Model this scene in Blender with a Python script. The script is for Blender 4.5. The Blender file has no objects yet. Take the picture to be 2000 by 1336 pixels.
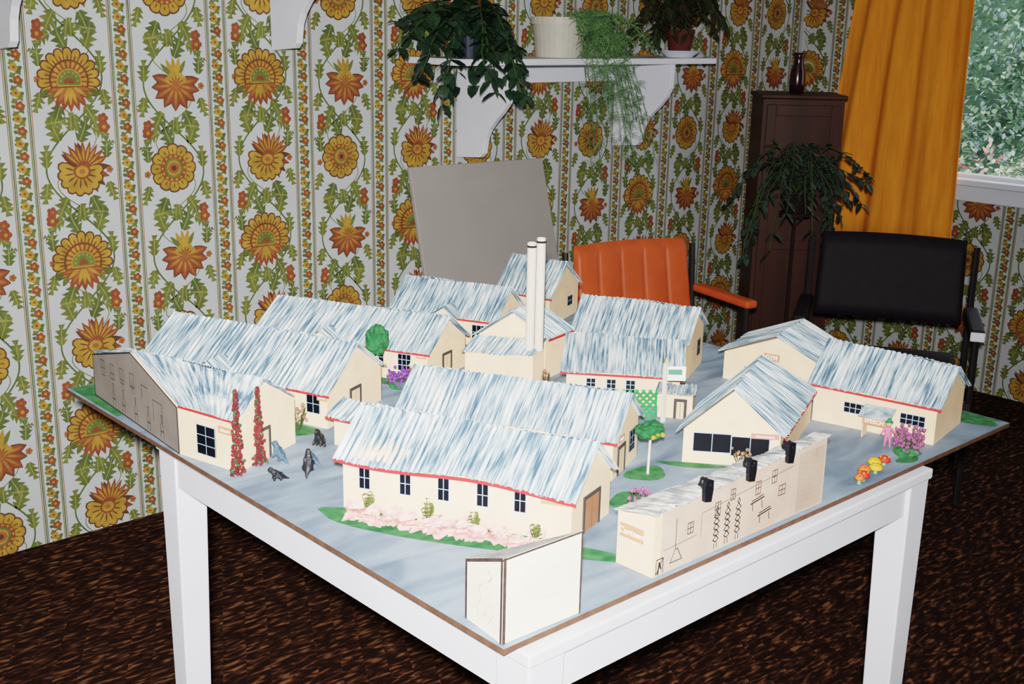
import bpy, math, random
import numpy as np
from mathutils import Matrix, Vector, noise
random.seed(7)
SC=bpy.context.scene
COL=bpy.context.collection
# ------------------------------------------------------------------ materials
def lin(c):
    o=[]
    for v in c:
        v=v/255.0
        o.append(v/12.92 if v<=0.04045 else ((v+0.055)/1.055)**2.4)
    return (o[0],o[1],o[2],1.0)
MATS={}
def mat(name,c,rough=.7,var=.12,scale=30,spec=.3,c2=None,bump=0,metal=0,coords='Object',sc=(1,1,1),lo=.35,hi=.65,detail=4):
    if name in MATS: return MATS[name]
    m=bpy.data.materials.new(name);m.use_nodes=True
    nt=m.node_tree;N=nt.nodes;L=nt.links
    b=N['Principled BSDF']
    b.inputs['Roughness'].default_value=rough
    b.inputs['Specular IOR Level'].default_value=spec
    b.inputs['Metallic'].default_value=metal
    tc=N.new('ShaderNodeTexCoord');mp=N.new('ShaderNodeMapping');mp.inputs['Scale'].default_value=sc
    nz=N.new('ShaderNodeTexNoise');nz.inputs['Scale'].default_value=scale;nz.inputs['Detail'].default_value=detail
    L.new(tc.outputs[coords],mp.inputs[0]);L.new(mp.outputs[0],nz.inputs['Vector'])
    r=N.new('ShaderNodeValToRGB')
    a=lin(c)
    if c2 is None:
        c2l=tuple(min(1,x*(1+var)) for x in a[:3])+(1,)
        a=tuple(x*(1-var) for x in a[:3])+(1,)
    else: c2l=lin(c2)
    r.color_ramp.elements[0].position=lo;r.color_ramp.elements[0].color=a
    r.color_ramp.elements[1].position=hi;r.color_ramp.elements[1].color=c2l
    L.new(nz.outputs['Fac'],r.inputs[0]);L.new(r.outputs[0],b.inputs['Base Color'])
    if bump:
        bp=N.new('ShaderNodeBump');bp.inputs['Strength'].default_value=bump;bp.inputs['Distance'].default_value=.01
        L.new(nz.outputs['Fac'],bp.inputs['Height']);L.new(bp.outputs[0],b.inputs['Normal'])
    MATS[name]=m
    return m
M_white=mat('white_paint',(212,217,230),.5,.03,8)
M_cream=mat('cream_card',(240,206,166),.8,.06,25)
M_red=mat('red_tape',(190,44,50),.6,.08)
M_black=mat('black_paint',(18,20,26),.5,.2)
M_blackp=mat('black_plastic',(20,20,24),.6,.2,spec=.2)
M_glass=mat('window_black',(8,11,20),.5,.3,spec=.2)
M_mull=mat('window_lines',(150,185,215),.7,.1)
M_doorgrey=mat('door_frame_paint',(60,58,58),.8,.1)
M_doorpanel=mat('door_panel_card',(222,190,150),.8,.05)
M_tan=mat('tan_sign',(196,134,98),.8,.04)
M_pink=mat('pink_sign',(206,122,122),.8,.04)
M_letter=mat('white_lettering',(250,250,248),.7,.01)
M_ink=mat('ink_line',(34,30,32),.9,.1)
M_edge=mat('board_edge',(86,60,46),.9,.2,60)
M_grass=mat('painted_grass',(34,92,54),.85,.25,60,c2=(66,122,76))
M_tree=mat('tree_green',(24,76,46),.9,.3,80,c2=(46,106,60))
M_wood=mat('stick_white',(225,215,200),.7,.05)
M_muralwall=mat('grey_mural_card',(122,114,108),.9,.08,20)
M_drawwall=mat('buff_drawing_card',(208,182,160),.9,.05,20,c2=(194,166,148))
def roofmat():
    m=bpy.data.materials.new('painted_corrugated_roof');m.use_nodes=True
    nt=m.node_tree;N=nt.nodes;L=nt.links;b=N['Principled BSDF'];b.inputs['Roughness'].default_value=.8
    b.inputs['Specular IOR Level'].default_value=.15
    tc=N.new('ShaderNodeTexCoord');mp=N.new('ShaderNodeMapping');mp.inputs['Scale'].default_value=(230,13,1)
    nz=N.new('ShaderNodeTexNoise');nz.inputs['Scale'].default_value=1;nz.inputs['Detail'].default_value=3;nz.inputs['Roughness'].default_value=.6
    L.new(tc.outputs['UV'],mp.inputs[0]);L.new(mp.outputs[0],nz.inputs['Vector'])
    mp2=N.new('ShaderNodeMapping');mp2.inputs['Scale'].default_value=(28,8,1)
    nz2=N.new('ShaderNodeTexNoise');nz2.inputs['Scale'].default_value=1
    L.new(tc.outputs['UV'],mp2.inputs[0]);L.new(mp2.outputs[0],nz2.inputs['Vector'])
    ad=N.new('ShaderNodeMath');ad.operation='MULTIPLY_ADD';ad.inputs[1].default_value=.4
    L.new(nz2.outputs['Fac'],ad.inputs[0]);L.new(nz.outputs['Fac'],ad.inputs[2])
    r=N.new('ShaderNodeValToRGB')
    e=r.color_ramp.elements
    e[0].position=.54;e[0].color=lin((58,84,108))
    e[1].position=.86;e[1].color=lin((226,232,230))
    x=e.new(.63);x.color=lin((108,134,154))
    x=e.new(.73);x.color=lin((170,190,200))
    L.new(ad.outputs[0],r.inputs[0]);L.new(r.outputs[0],b.inputs['Base Color'])
    return m
M_roof=roofmat()
def boardmat():
    m=bpy.data.materials.new('painted_board_top');m.use_nodes=True
    nt=m.node_tree;N=nt.nodes;L=nt.links;b=N['Principled BSDF'];b.inputs['Roughness'].default_value=.75
    tc=N.new('ShaderNodeTexCoord')
    mp=N.new('ShaderNodeMapping');mp.inputs['Scale'].default_value=(6,17,6);mp.inputs['Rotation'].default_value=(0,0,.9)
    L.new(tc.outputs['Object'],mp.inputs[0])
    nz=N.new('ShaderNodeTexNoise');nz.inputs['Scale'].default_value=1;nz.inputs['Detail'].default_value=4;nz.inputs['Distortion'].default_value=.8
    L.new(mp.outputs[0],nz.inputs['Vector'])
    r=N.new('ShaderNodeValToRGB');e=r.color_ramp.elements
    e[0].position=.3;e[0].color=lin((86,108,132));e[1].position=.75;e[1].color=lin((146,168,188))
    L.new(nz.outputs['Fac'],r.inputs[0]);L.new(r.outputs[0],b.inputs['Base Color'])
    return m
M_board=boardmat()
def carpetmat():
    m=bpy.data.materials.new('patterned_carpet');m.use_nodes=True
    nt=m.node_tree;N=nt.nodes;L=nt.links;b=N['Principled BSDF'];b.inputs['Roughness'].default_value=.95;b.inputs['Specular IOR Level'].default_value=.05
    tc=N.new('ShaderNodeTexCoord')
    outs=[]
    for rot,sc in ((.5,(20,80,1)),(2.07,(20,80,1))):
        mp=N.new('ShaderNodeMapping');mp.inputs['Rotation'].default_value=(0,0,rot);mp.inputs['Scale'].default_value=sc
        nz=N.new('ShaderNodeTexNoise');nz.inputs['Scale'].default_value=1;nz.inputs['Detail'].default_value=1.5;nz.inputs['Distortion'].default_value=.25
        L.new(tc.outputs['Object'],mp.inputs[0]);L.new(mp.outputs[0],nz.inputs['Vector']);outs.append(nz)
    mpc=N.new('ShaderNodeMapping');mpc.inputs['Rotation'].default_value=(0,0,.5);L.new(tc.outputs['Object'],mpc.inputs[0])
    ck=N.new('ShaderNodeTexChecker');ck.inputs['Scale'].default_value=18;ck.inputs[1].default_value=(0,0,0,1);ck.inputs[2].default_value=(1,1,1,1)
    L.new(mpc.outputs[0],ck.inputs['Vector'])
    mm=N.new('ShaderNodeMix');mm.data_type='FLOAT'
    L.new(ck.outputs['Fac'],mm.inputs[0]);L.new(outs[0].outputs['Fac'],mm.inputs[2]);L.new(outs[1].outputs['Fac'],mm.inputs[3])
    r=N.new('ShaderNodeValToRGB');e=r.color_ramp.elements
    e[0].position=.46;e[0].color=lin((34,21,18));e[1].position=.72;e[1].color=lin((118,82,56))
    x=e.new(.58);x.color=lin((62,39,30))
    L.new(mm.outputs[0],r.inputs[0]);L.new(r.outputs[0],b.inputs['Base Color'])
    n2=N.new('ShaderNodeTexNoise');n2.inputs['Scale'].default_value=400
    bp=N.new('ShaderNodeBump');bp.inputs['Strength'].default_value=.4;L.new(tc.outputs['Object'],n2.inputs['Vector']);L.new(n2.outputs['Fac'],bp.inputs['Height']);L.new(bp.outputs[0],b.inputs['Normal'])
    return m
M_carpet=carpetmat()
# ------------------------------------------------------------------ mesh builder
def V3(*a): return np.array(a,float)
class MB:
    def __init__(s,M=None):
        s.v=[];s.f=[];s.mi=[];s.mats=[];s.uv={};s.M=M
    def idx(s,m):
        if m not in s.mats: s.mats.append(m)
        return s.mats.index(m)
    def add(s,vs,fs,m):
        o=len(s.v);k=s.idx(m)
        for p in vs:
            if s.M is not None:
                q=s.M@Vector((float(p[0]),float(p[1]),float(p[2])));s.v.append((q.x,q.y,q.z))
            else: s.v.append((float(p[0]),float(p[1]),float(p[2])))
        for f in fs: s.f.append([o+i for i in f]);s.mi.append(k)
        return o
    def box(s,c,d,m,rz=0,R=None):
        x,y,z=d[0]/2,d[1]/2,d[2]/2
        vs=[(-x,-y,-z),(x,-y,-z),(x,y,-z),(-x,y,-z),(-x,-y,z),(x,-y,z),(x,y,z),(-x,y,z)]
        if rz: R=Matrix.Rotation(rz,3,'Z')
        if R is not None: vs=[tuple(R@Vector(q)) for q in vs]
        vs=[(q[0]+c[0],q[1]+c[1],q[2]+c[2]) for q in vs]
        s.add(vs,[(0,3,2,1),(4,5,6,7),(0,1,5,4),(1,2,6,5),(2,3,7,6),(3,0,4,7)],m)
    def bb(s,a,b,m): s.box(((a[0]+b[0])/2,(a[1]+b[1])/2,(a[2]+b[2])/2),(abs(b[0]-a[0]),abs(b[1]-a[1]),abs(b[2]-a[2])),m)
    def extr(s,pts,d,m):
        n=len(pts);vs=[tuple(p) for p in pts]+[(p[0]+d[0],p[1]+d[1],p[2]+d[2]) for p in pts]
        fs=[tuple(range(n))[::-1],tuple(range(n,2*n))]+[(i,(i+1)%n,n+(i+1)%n,n+i) for i in range(n)]
        s.add(vs,fs,m)
    def prism(s,poly,z0,z1,m,mtop=None):
        n=len(poly)
        s.extr([(p[0],p[1],z0) for p in poly],(0,0,z1-z0),m)
        if mtop: s.mi[-(n+1)]=s.idx(mtop)
    def tube(s,pts,r,m,n=8):
        pts=[Vector([float(c) for c in p]) for p in pts]
        vs=[];k=len(pts)
        rr=r if isinstance(r,(list,tuple)) else [r]*k
        for i,p in enumerate(pts):
            t=(pts[min(i+1,k-1)]-pts[max(i-1,0)])
            if t.length<1e-9: t=Vector((0,0,1))
            t.normalize();a=t.orthogonal() if i==0 else (a-t*a.dot(t))
            a.normalize();b=t.cross(a)
            for j in range(n):
                th=2*math.pi*j/n;vs.append(tuple(p+(a*math.cos(th)+b*math.sin(th))*rr[i]))
        fs=[(i*n+j,i*n+(j+1)%n,(i+1)*n+(j+1)%n,(i+1)*n+j) for i in range(k-1) for j in range(n)]
        fs+=[tuple(range(n))[::-1],tuple(range((k-1)*n,k*n))]
        s.add(vs,fs,m)
    def lathe(s,prof,c,m,n=28):
        vs=[];k=len(prof)
        for r,z in prof:
            for j in range(n):
                th=2*math.pi*j/n;vs.append((c[0]+r*math.cos(th),c[1]+r*math.sin(th),c[2]+z))
        fs=[(i*n+j,i*n+(j+1)%n,(i+1)*n+(j+1)%n,(i+1)*n+j) for i in range(k-1) for j in range(n)]
        if prof[0][0]>1e-6: fs.append(tuple(range(n))[::-1])
        if prof[-1][0]>1e-6: fs.append(tuple(range((k-1)*n,k*n)))
        s.add(vs,fs,m)
    def blob(s,c,r,m,seg=10,rings=7,rough=.2,fr=3.0,seed=0):
        if not isinstance(r,(tuple,list)): r=(r,r,r)
        vs=[];fs=[]
        for i in range(rings+1):
            ph=math.pi*i/rings
            for j in range(seg):
                th=2*math.pi*j/seg
                d=Vector((math.sin(ph)*math.cos(th),math.sin(ph)*math.sin(th),math.cos(ph)))
                k=1+rough*2*noise.noise(d*fr+Vector((seed*3.1,seed,seed*1.7)))
                vs.append((c[0]+d.x*r[0]*k,c[1]+d.y*r[1]*k,c[2]+d.z*r[2]*k))
        for i in range(rings):
            for j in range(seg): fs.append((i*seg+j,(i+1)*seg+j,(i+1)*seg+(j+1)%seg,i*seg+(j+1)%seg))
        s.add(vs,fs,m)
    def leaf(s,b,d,up,L,W,m,droop=.15):
        b=Vector(b);d=Vector(d).normalized();up=Vector(up)
        side=d.cross(up)
        if side.length<1e-4: side=d.orthogonal()
        side.normalize();u=side.cross(d).normalized()
        def q(t,w,h): return tuple(b+d*(L*t)+side*(W*w)+u*(L*(h-droop*t*t)))
        vs=[q(0,0,0),q(.3,-.5,.05),q(.68,-.38,.04),q(1,0,0),q(.68,.38,.04),q(.3,.5,.05),q(.3,0,0),q(.68,0,0)]
        s.add(vs,[(0,6,1),(1,6,7,2),(2,7,3),(0,5,6),(5,4,7,6),(4,3,7)],m)
    def stroke(s,pts,w,org,ux,uy,nn,m,off=.0008):
        for (x0,y0),(x1,y1) in zip(pts[:-1],pts[1:]):
            dx,dy=x1-x0,y1-y0;l=math.hypot(dx,dy)
            if l<1e-7: continue
            s.k=getattr(s,'k',0)+1;of=off+(s.k%9)*.00002
            px,py=-dy/l*w/2,dx/l*w/2;ex,ey=dx/l*w*.4,dy/l*w*.4
            q=[(x0-ex+px,y0-ey+py),(x0-ex-px,y0-ey-py),(x1+ex-px,y1+ey-py),(x1+ex+px,y1+ey+py)]
            s.add([org+ux*a+uy*b+nn*of for a,b in q],[(0,1,2,3)],m)
    def obj(s,name,thing=None,loc=None,smooth=False,bevel=0,solid=0,**props):
        if thing is not None: loc=thing['_loc']
        if loc is None: loc=(0,0,0)
        me=bpy.data.meshes.new(name)
        me.from_pydata([(p[0]-loc[0],p[1]-loc[1],p[2]-loc[2]) for p in s.v],[],s.f)
        for m in s.mats: me.materials.append(m)
        me.polygons.foreach_set('material_index',s.mi)
        if s.uv:
            ul=me.uv_layers.new(name='UVMap')
            for l in me.loops:
                ul.data[l.index].uv=s.uv.get(l.vertex_index,(0,0))
        if smooth: me.polygons.foreach_set('use_smooth',[True]*len(me.polygons))
        me.update()
        o=bpy.data.objects.new(name,me);COL.objects.link(o)
        if thing is not None: o.parent=thing['o']
        else: o.location=loc
        if solid:
            md=o.modifiers.new('Solidify','SOLIDIFY');md.thickness=solid;md.offset=-1
        if bevel:
            md=o.modifiers.new('Bevel','BEVEL');md.width=bevel;md.segments=2;md.limit_method='ANGLE'
        for k,v in props.items(): o[k]=v
        return o
def thing(name,loc,label,category,group=None):
    o=bpy.data.objects.new(name,None);o.empty_display_size=.05;o.location=loc;COL.objects.link(o)
    o['label']=label;o['category']=category
    if group:o['group']=group
    return {'o':o,'_loc':tuple(loc)}
def single(mb,name,loc,label,category,group=None,**k):
    o=mb.obj(name,loc=loc,**k);o['label']=label;o['category']=category
    if group:o['group']=group
    return o
def text_part(T,body,size,org,ux,nn,m,name='lettering',par=None):
    cu=bpy.data.curves.new('tmp_text','FONT');cu.body=body;cu.size=size;cu.align_x='CENTER';cu.align_y='CENTER';cu.extrude=.0002;cu.offset=size*.012
    o=bpy.data.objects.new('tmp_text',cu);COL.objects.link(o)
    bpy.context.view_layer.update()
    dg=bpy.context.evaluated_depsgraph_get()
    me=bpy.data.meshes.new_from_object(o.evaluated_get(dg))
    bpy.data.objects.remove(o)
    loc=T['_loc'];uy=V3(0,0,1)
    for v in me.vertices:
        p=org+ux*v.co.x+uy*v.co.y+nn*(v.co.z+.0004)-np.array(loc)
        v.co=p
    me.materials.clear();me.materials.append(m);me.name=name
    o=bpy.data.objects.new(name,me);COL.objects.link(o);o.parent=par if par is not None else T['o']
    return o
ZB=.78
# ------------------------------------------------------------------ camera
yaw,pit,rol=math.radians(42.676),math.radians(15.166),math.radians(1.166)
fw=Vector((math.sin(yaw)*math.cos(pit),math.cos(yaw)*math.cos(pit),-math.sin(pit)))
ri=Vector((math.cos(yaw),-math.sin(yaw),0));up=ri.cross(fw)
r2=ri*math.cos(rol)+up*math.sin(rol);u2=-ri*math.sin(rol)+up*math.cos(rol)
cam=bpy.data.cameras.new('camera');camo=bpy.data.objects.new('camera',cam);COL.objects.link(camo)
cam.sensor_width=36;cam.lens=36*2267.5/2000;cam.clip_start=.02
camo.matrix_world=Matrix(((r2.x,u2.x,-fw.x,0),(r2.y,u2.y,-fw.y,0),(r2.z,u2.z,-fw.z,1.5),(0,0,0,1)))
SC.camera=camo
# ------------------------------------------------------------------ room
YW=3.24;XR=4.8;XL=-1.6;YF=-1.6;ZC=2.4
WP={'bg':mat('paper_ground',(172,179,184),.85,.03,6),
'mu':mat('paper_mustard',(152,118,50),.85,.2,40),'ru':mat('paper_rust',(118,64,42),.85,.15,40),
'or':mat('paper_orange',(138,84,50),.85,.12,40),'ol':mat('paper_olive',(90,97,48),.85,.18,40),
'dg':mat('paper_green',(74,86,48),.85,.15,40),'br':mat('paper_brown',(80,52,37),.85,.1,40),'li':mat('paper_lime',(124,126,70),.85,.1,40)}
TILE=[]
def tp(layer,c,pts): TILE.append((layer,c,pts))
def ell(cx,cz,rx,rz,rot=0,n=12,a0=0,a1=360):
    ps=[]
    full=(a1-a0)>=360
    for i in range(n if full else n+1):
        t=math.radians(a0+(a1-a0)*i/n);x=rx*math.cos(t);z=rz*math.sin(t)
        ps.append((cx+x*math.cos(rot)-z*math.sin(rot),cz+x*math.sin(rot)+z*math.cos(rot)))
    return ps
def petal(cx,cz,deg,L,W,base=0.0,round_=False):
    a=math.radians(deg);ca,sa=math.cos(a),math.sin(a)
    if round_: prof=[(0,.18),(.35,.36),(.65,.5),(.85,.46),(.97,.25)]
    else: prof=[(0,.15),(.25,.4),(.5,.5),(.75,.36),(.9,.16)]
    up_=[(base+L*t,W*w) for t,w in prof]
    pts=up_+[(base+L,0)]+[(x,-w) for x,w in up_[::-1]]
    return [(cx+x*ca-z*sa,cz+x*sa+z*ca) for x,z in pts]
def acanth(cx,cz,deg,L,W,bend=.0,c='ol',c2='li'):
    a=math.radians(deg)
    n=5;up_=[];dn=[]
    for i in range(n):
        t=i/n
        w=W*.5*math.sin(math.pi*min(1,(t+.22)**.8))*1.0
        up_+=[(L*(t),w*.36),(L*(t+.2),w*1.1)]
        dn+=[(L*(t),-w*.36),(L*(t+.2),-w*1.1)]
    pts=up_[:-1]+[(L*1.04,0)]+dn[:-1][::-1]
    def X(p):
        x,z=p;z+=bend*L*(x/L)**2
        return (cx+x*math.cos(a)-z*math.sin(a),cz+x*math.sin(a)+z*math.cos(a))
    tp(1,c,[X(p) for p in pts])
    tp(2,c2,[X(p) for p in [(0,.0012),(L*.45,.0018),(L*.85,0),(L*.45,-.0018),(0,-.0012)]])
def vine(pts,w,c='dg',layer=1):
    for (x0,z0),(x1,z1) in zip(pts[:-1],pts[1:]):
        dx,dz=x1-x0,z1-z0;l=math.hypot(dx,dz)
        if l<1e-9: continue
        px,pz=-dz/l*w/2,dx/l*w/2;ex,ez=dx/l*w*.3,dz/l*w*.3
        tp(layer,c,[(x0-ex+px,z0-ez+pz),(x0-ex-px,z0-ez-pz),(x1+ex-px,z1+ez-pz),(x1+ex+px,z1+ez+pz)])
def smallfl(cx,cz,r,c='ru',c2='mu'):
    for k in range(5): tp(3,c,ell(cx+r*.6*math.cos(k*1.257),cz+r*.6*math.sin(k*1.257),r*.5,r*.5,n=7))
    tp(4,c2,ell(cx,cz,r*.36,r*.36,n=6))
def sunflower(cx,cz,r):
    for k in range(12): tp(3,'br',petal(cx,cz,k*30,r*.6,r*.50,r*.42,True))
    for k in range(12): tp(4,'mu',petal(cx,cz,k*30,r*.54,r*.40,r*.42,True));tp(5,'br',petal(cx,cz,k*30,r*.2,r*.05,r*.62))
    tp(6,'ru',ell(cx,cz,r*.58,r*.58,n=20))
    for k in range(14): tp(7,'mu',ell(cx+r*.49*math.cos(k*.4488),cz+r*.49*math.sin(k*.4488),r*.06,r*.06,n=6))
    tp(8,'ol',ell(cx,cz,r*.40,r*.40,n=16));tp(9,'mu',ell(cx,cz,r*.31,r*.31,n=16));tp(10,'or',ell(cx,cz,r*.24,r*.24,n=14));tp(11,'br',ell(cx,cz,r*.12,r*.12,n=8))
def shell(cx,cz,r):
    cz-=r*.1
    for k in range(13):
        a=-25+k*230/12
        tp(3,'br',petal(cx,cz,a,r*.62,r*.33,r*.45,True));tp(4,'mu',petal(cx,cz,a,r*.57,r*.25,r*.45,True))
        tp(5,'ru',petal(cx,cz,a,r*.3,r*.07,r*.55))
    tp(6,'br',ell(cx,cz,r*.66,r*.66,n=18,a0=-22,a1=202));tp(7,'ru',ell(cx,cz,r*.62,r*.62,n=18,a0=-22,a1=202))
    for k in range(13): tp(8,'mu',petal(cx,cz,-15+k*17.5,r*.2,r*.11,r*.40,True))
    tp(8,'mu',ell(cx,cz-r*.05,r*.42,r*.42,n=16,a0=-20,a1=200));tp(9,'ol',ell(cx,cz-r*.05,r*.38,r*.38,n=16,a0=-15,a1=195))
    for k in range(7): tp(10,'li',ell(cx+r*.28*math.cos(math.radians(k*30)),cz-r*.02+r*.28*math.sin(math.radians(k*30)),r*.04,r*.04,n=5))
    tp(10,'ru',ell(cx,cz-r*.1,r*.18,r*.18,n=10,a0=0,a1=180))
    for a in (200,218,236,253,270,287,304,322,340):
        tp(5,'ru',petal(cx,cz-r*.1,a,r*(.85 if 225<a<315 else .7),r*.26,r*.1));tp(6,'mu' if int(a)%4 else 'or',petal(cx,cz-r*.1,a,r*.6,r*.13,r*.12))
    for s in (-1,1):
        tp(4,'ol',petal(cx+s*r*.5,cz-r*.35,270+s*30,r*.5,r*.22));tp(4,'dg',petal(cx+s*r*.65,cz-r*.3,270+s*60,r*.42,r*.2))
def palmette(cx,cz,r):
    for a in (60,78,96,114,132): tp(3,'ol' if a in(60,132) else 'mu',petal(cx,cz+r*.15,a,r*.8,r*.2,r*.1))
    for a in (160,185,210,238,266,294,320,346,12):
        tp(4,'br',petal(cx,cz,a,r*1.02,r*.46,0));tp(5,'ru',petal(cx,cz,a,r*.95,r*.36,0.02*r));tp(6,'or',petal(cx,cz,a,r*.7,r*.15,r*.15));tp(7,'mu',petal(cx,cz,a,r*.4,r*.05,r*.25))
    for a in (30,60,90,120,150): tp(8,'mu',petal(cx,cz,a,r*.5,r*.26,0,True));tp(9,'ru',petal(cx,cz,a,r*.25,r*.06,r*.1))
    tp(10,'or',ell(cx,cz,r*.16,r*.16,n=10))
def blossom(cx,cz,r,s=1):
    for a in range(100,400,22):
        tp(3,'ru' if a%4 else 'br',petal(cx,cz,90+s*(a-90),r*1.05,r*.32,0))
    for a in (10,30,50,70,90,110,130,150):
        tp(4,'ru' if a%20 else 'br',petal(cx,cz,90+s*(a-90)*.8,r*1.1,r*.22,0));tp(5,'mu',petal(cx,cz,90+s*(a-90)*.8,r*.6,r*.08,r*.3))
    for a in range(160,390,26):
        tp(6,'br',petal(cx-s*r*.15,cz-r*.12,90+s*(a-90),r*.92,r*.42,0,True));tp(7,'mu',petal(cx-s*r*.15,cz-r*.12,90+s*(a-90),r*.86,r*.34,0,True));tp(8,'br',petal(cx-s*r*.15,cz-r*.12,90+s*(a-90),r*.4,r*.06,r*.25))
    tp(9,'ru',ell(cx-s*r*.1,cz-r*.08,r*.34,r*.3,n=14));tp(10,'mu',ell(cx-s*r*.1,cz-r*.08,r*.26,r*.22,n=12));tp(11,'or',ell(cx-s*r*.1,cz-r*.08,r*.12,r*.1,n=8))
PX,PZ=.596,.508
for bx in (0.0,.298):
    for sx,c,w in ((-.034,'or',.0012),(-.029,'dg',.0018),(-.0245,'ol',.0014),(.0245,'ol',.0014),(.029,'dg',.0018),(.034,'or',.0012)):
        tp(4,c,[(bx+sx-w,0),(bx+sx+w,0),(bx+sx+w,PZ),(bx+sx-w,PZ)])
    K=15
    for k in range(K):
        z=PZ*(k+.5)/K
        if k%2: smallfl(bx+.004,z,.0125,'ru','mu')
        else: smallfl(bx-.004,z,.0115,'mu','ru')
        tp(2,'ol',petal(bx,z+.017,35,.020,.012));tp(2,'ol',petal(bx,z+.017,205,.020,.012))
        tp(2,'dg',petal(bx-.006,z-.004,160,.014,.011));tp(2,'dg',petal(bx+.006,z-.004,20,.014,.011))
        tp(2,'ol',petal(bx-.006,z+.008,120,.016,.008));tp(2,'dg',petal(bx+.006,z-.008,300,.016,.008))
def panel(cx,zA,zB,ph):
    zs=[PZ*i/36 for i in range(37)]
    pts=[(cx+.088*math.cos(2*math.pi*(z-zA)/PZ)*ph,z) for z in zs]
    vine(pts,.0050)
    pts=[(cx-.060*math.cos(2*math.pi*(z-zA)/PZ*2+1)*ph,z) for z in zs]
    vine(pts,.0026,'ol')
    for (fz,sd) in ((zA,ph),(zB,-ph)):
        LV=((.080,.045,62,.090,.052,.25),(.078,-.01,122,.090,.050,-.25),(.116,-.052,205,.064,.042,.2),(-.078,.035,-55,.090,.050,-.25),(-.078,-.035,-120,.090,.052,.25),
            (.01,.086,88,.076,.040,.12),(-.035,.088,-84,.070,.040,.12),(.03,-.086,97,.074,.038,-.12),(-.04,-.088,258,.070,.038,-.15),(.128,.080,165,.068,.042,.25),
            (-.125,-.078,0,.068,.042,.25),(.108,.01,88,.062,.038,.1),(-.101,0,-85,.058,.036,.1),(.062,-.082,150,.038,.026,.2),(-.06,.082,-30,.038,.026,.2))
        for i,(dz,dx,deg,L,W,bd) in enumerate(LV):
            acanth(cx+sd*dx,fz+dz,deg if sd>0 else 180-deg,L,W,bd*sd,('ol','dg','ol')[i%3])
        smallfl(cx-sd*.084,fz+.115,.017,'ru','mu');smallfl(cx-sd*.092,fz-.005,.010,'or','ru');smallfl(cx+sd*.082,fz-.115,.015,'ru','or')
zA=1.344-2*PZ;zA2=zA-.254+PZ
panel(.149,zA,zA2,1);shell(.149-.006,zA,.084);blossom(.149+.018,zA2,.074,1)
zb1=1.318-2*PZ;zb2=zb1+.254+.012
panel(.447,zb1,zb2-.01,-1);palmette(.447+.012,zb1,.076);sunflower(.447-.01,zb2,.072)
def paper_wall(name,org,ux,nn,x0,x1,z0,z1,phase,holes=(),xs=None,thick=.12):
    mb=MB();org=np.array(org,float);uz=V3(0,0,1)
    def blk(a,b,c,d):
        p=[org+ux*a+uz*c,org+ux*b+uz*c,org+ux*b+uz*d,org+ux*a+uz*d]
        mb.extr(p,-nn*thick,WP['bg'])
    if holes:
        hx0,hx1,hz0,hz1=holes
        blk(x0,hx0,z0,z1);blk(hx1,x1,z0,z1);blk(hx0,hx1,z0,hz0);blk(hx0,hx1,hz1,z1)
    else: blk(x0,x1,z0,z1)
    a0,a1=xs
    ix0=math.floor((a0-phase)/PX)-1;ix1=math.ceil((a1-phase)/PX)+1
    for ix in range(ix0,ix1):
        for iz in range(-1,math.ceil(z1/PZ)+1):
            ox=phase+ix*PX;oz=iz*PZ
            for ti,(lay,c,pts) in enumerate(TILE):
                q=[(x+ox,z+oz) for x,z in pts]
                mx0=min(p[0] for p in q);mx1=max(p[0] for p in q);mz0=min(p[1] for p in q);mz1=max(p[1] for p in q)
                if mx0<a0 or mx1>a1 or mz1<=z0 or mz0>=z1: continue
                if mz0<z0 or mz1>z1: q=[(x,min(z1,max(z,z0))) for x,z in q]
                if holes and mx1>holes[0] and mx0<holes[1] and mz1>holes[2] and mz0<holes[3]:
                    if mx1-mx0<.005: 
                        q=[(x,min(z,holes[2])) for x,z in q]
                        if oz>holes[2]: continue
                    else: continue
                off=.0003+.0004*lay+(ti%37)*.00001
                mb.add([org+ux*x+uz*z+nn*off for x,z in q],[tuple(range(len(q)))],WP[c])
    o=mb.obj(name);o['kind']='structure';return o
paper_wall('wall_back',(0,YW,0),V3(1,0,0),V3(0,-1,0),XL,XR+.12,0,ZC,1.164,xs=(-.1,XR))
WY0,WY1=.75,2.92
paper_wall('wall_right',(XR,YW,0),V3(0,-1,0),V3(-1,0,0),0,YW-YF,0,ZC,-.1,holes=(YW-WY1,YW-WY0,.88,2.15),xs=(0,3.4))
def struct(mb,name,**k):
    o=mb.obj(name,**k);o['kind']='structure';return o
mp_=mat('plain_wall_paint',(150,142,130),.9,.03,5)
m=MB();m.bb((XL-.12,YF,0),(XL,YW,ZC),mp_);struct(m,'wall_left')
m=MB();m.bb((XL-.12,YF-.12,0),(XR+.12,YF,ZC),mp_);struct(m,'wall_front')
m=MB();m.bb((XL-.12,YF-.12,-.1),(XR+.12,YW+.12,0),M_carpet);struct(m,'floor')
m=MB();m.bb((XL-.12,YF-.12,ZC),(XR+.12,YW+.12,ZC+.1),mat('ceiling_paint',(190,186,178),.9,.02,5));struct(m,'ceiling')
m=MB()
for y0,y1 in ((WY0,WY0+.05),(WY1-.05,WY1),(1.30,1.35)):
    m.bb((XR+.02,y0,.88),(XR+.08,y1,2.15),M_white)
m.bb((XR+.02,WY0,2.1),(XR+.08,WY1,2.15),M_white);m.bb((XR+.02,WY0,.88),(XR+.08,WY1,.93),M_white)
m.bb((XR-.06,WY0-.05,.89),(XR+.10,WY1,.915),M_white)
m.bb((XR-.02,WY0-.05,.82),(XR-.006,WY1,.89),M_white)
struct(m,'window_1',bevel=.004)
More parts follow.
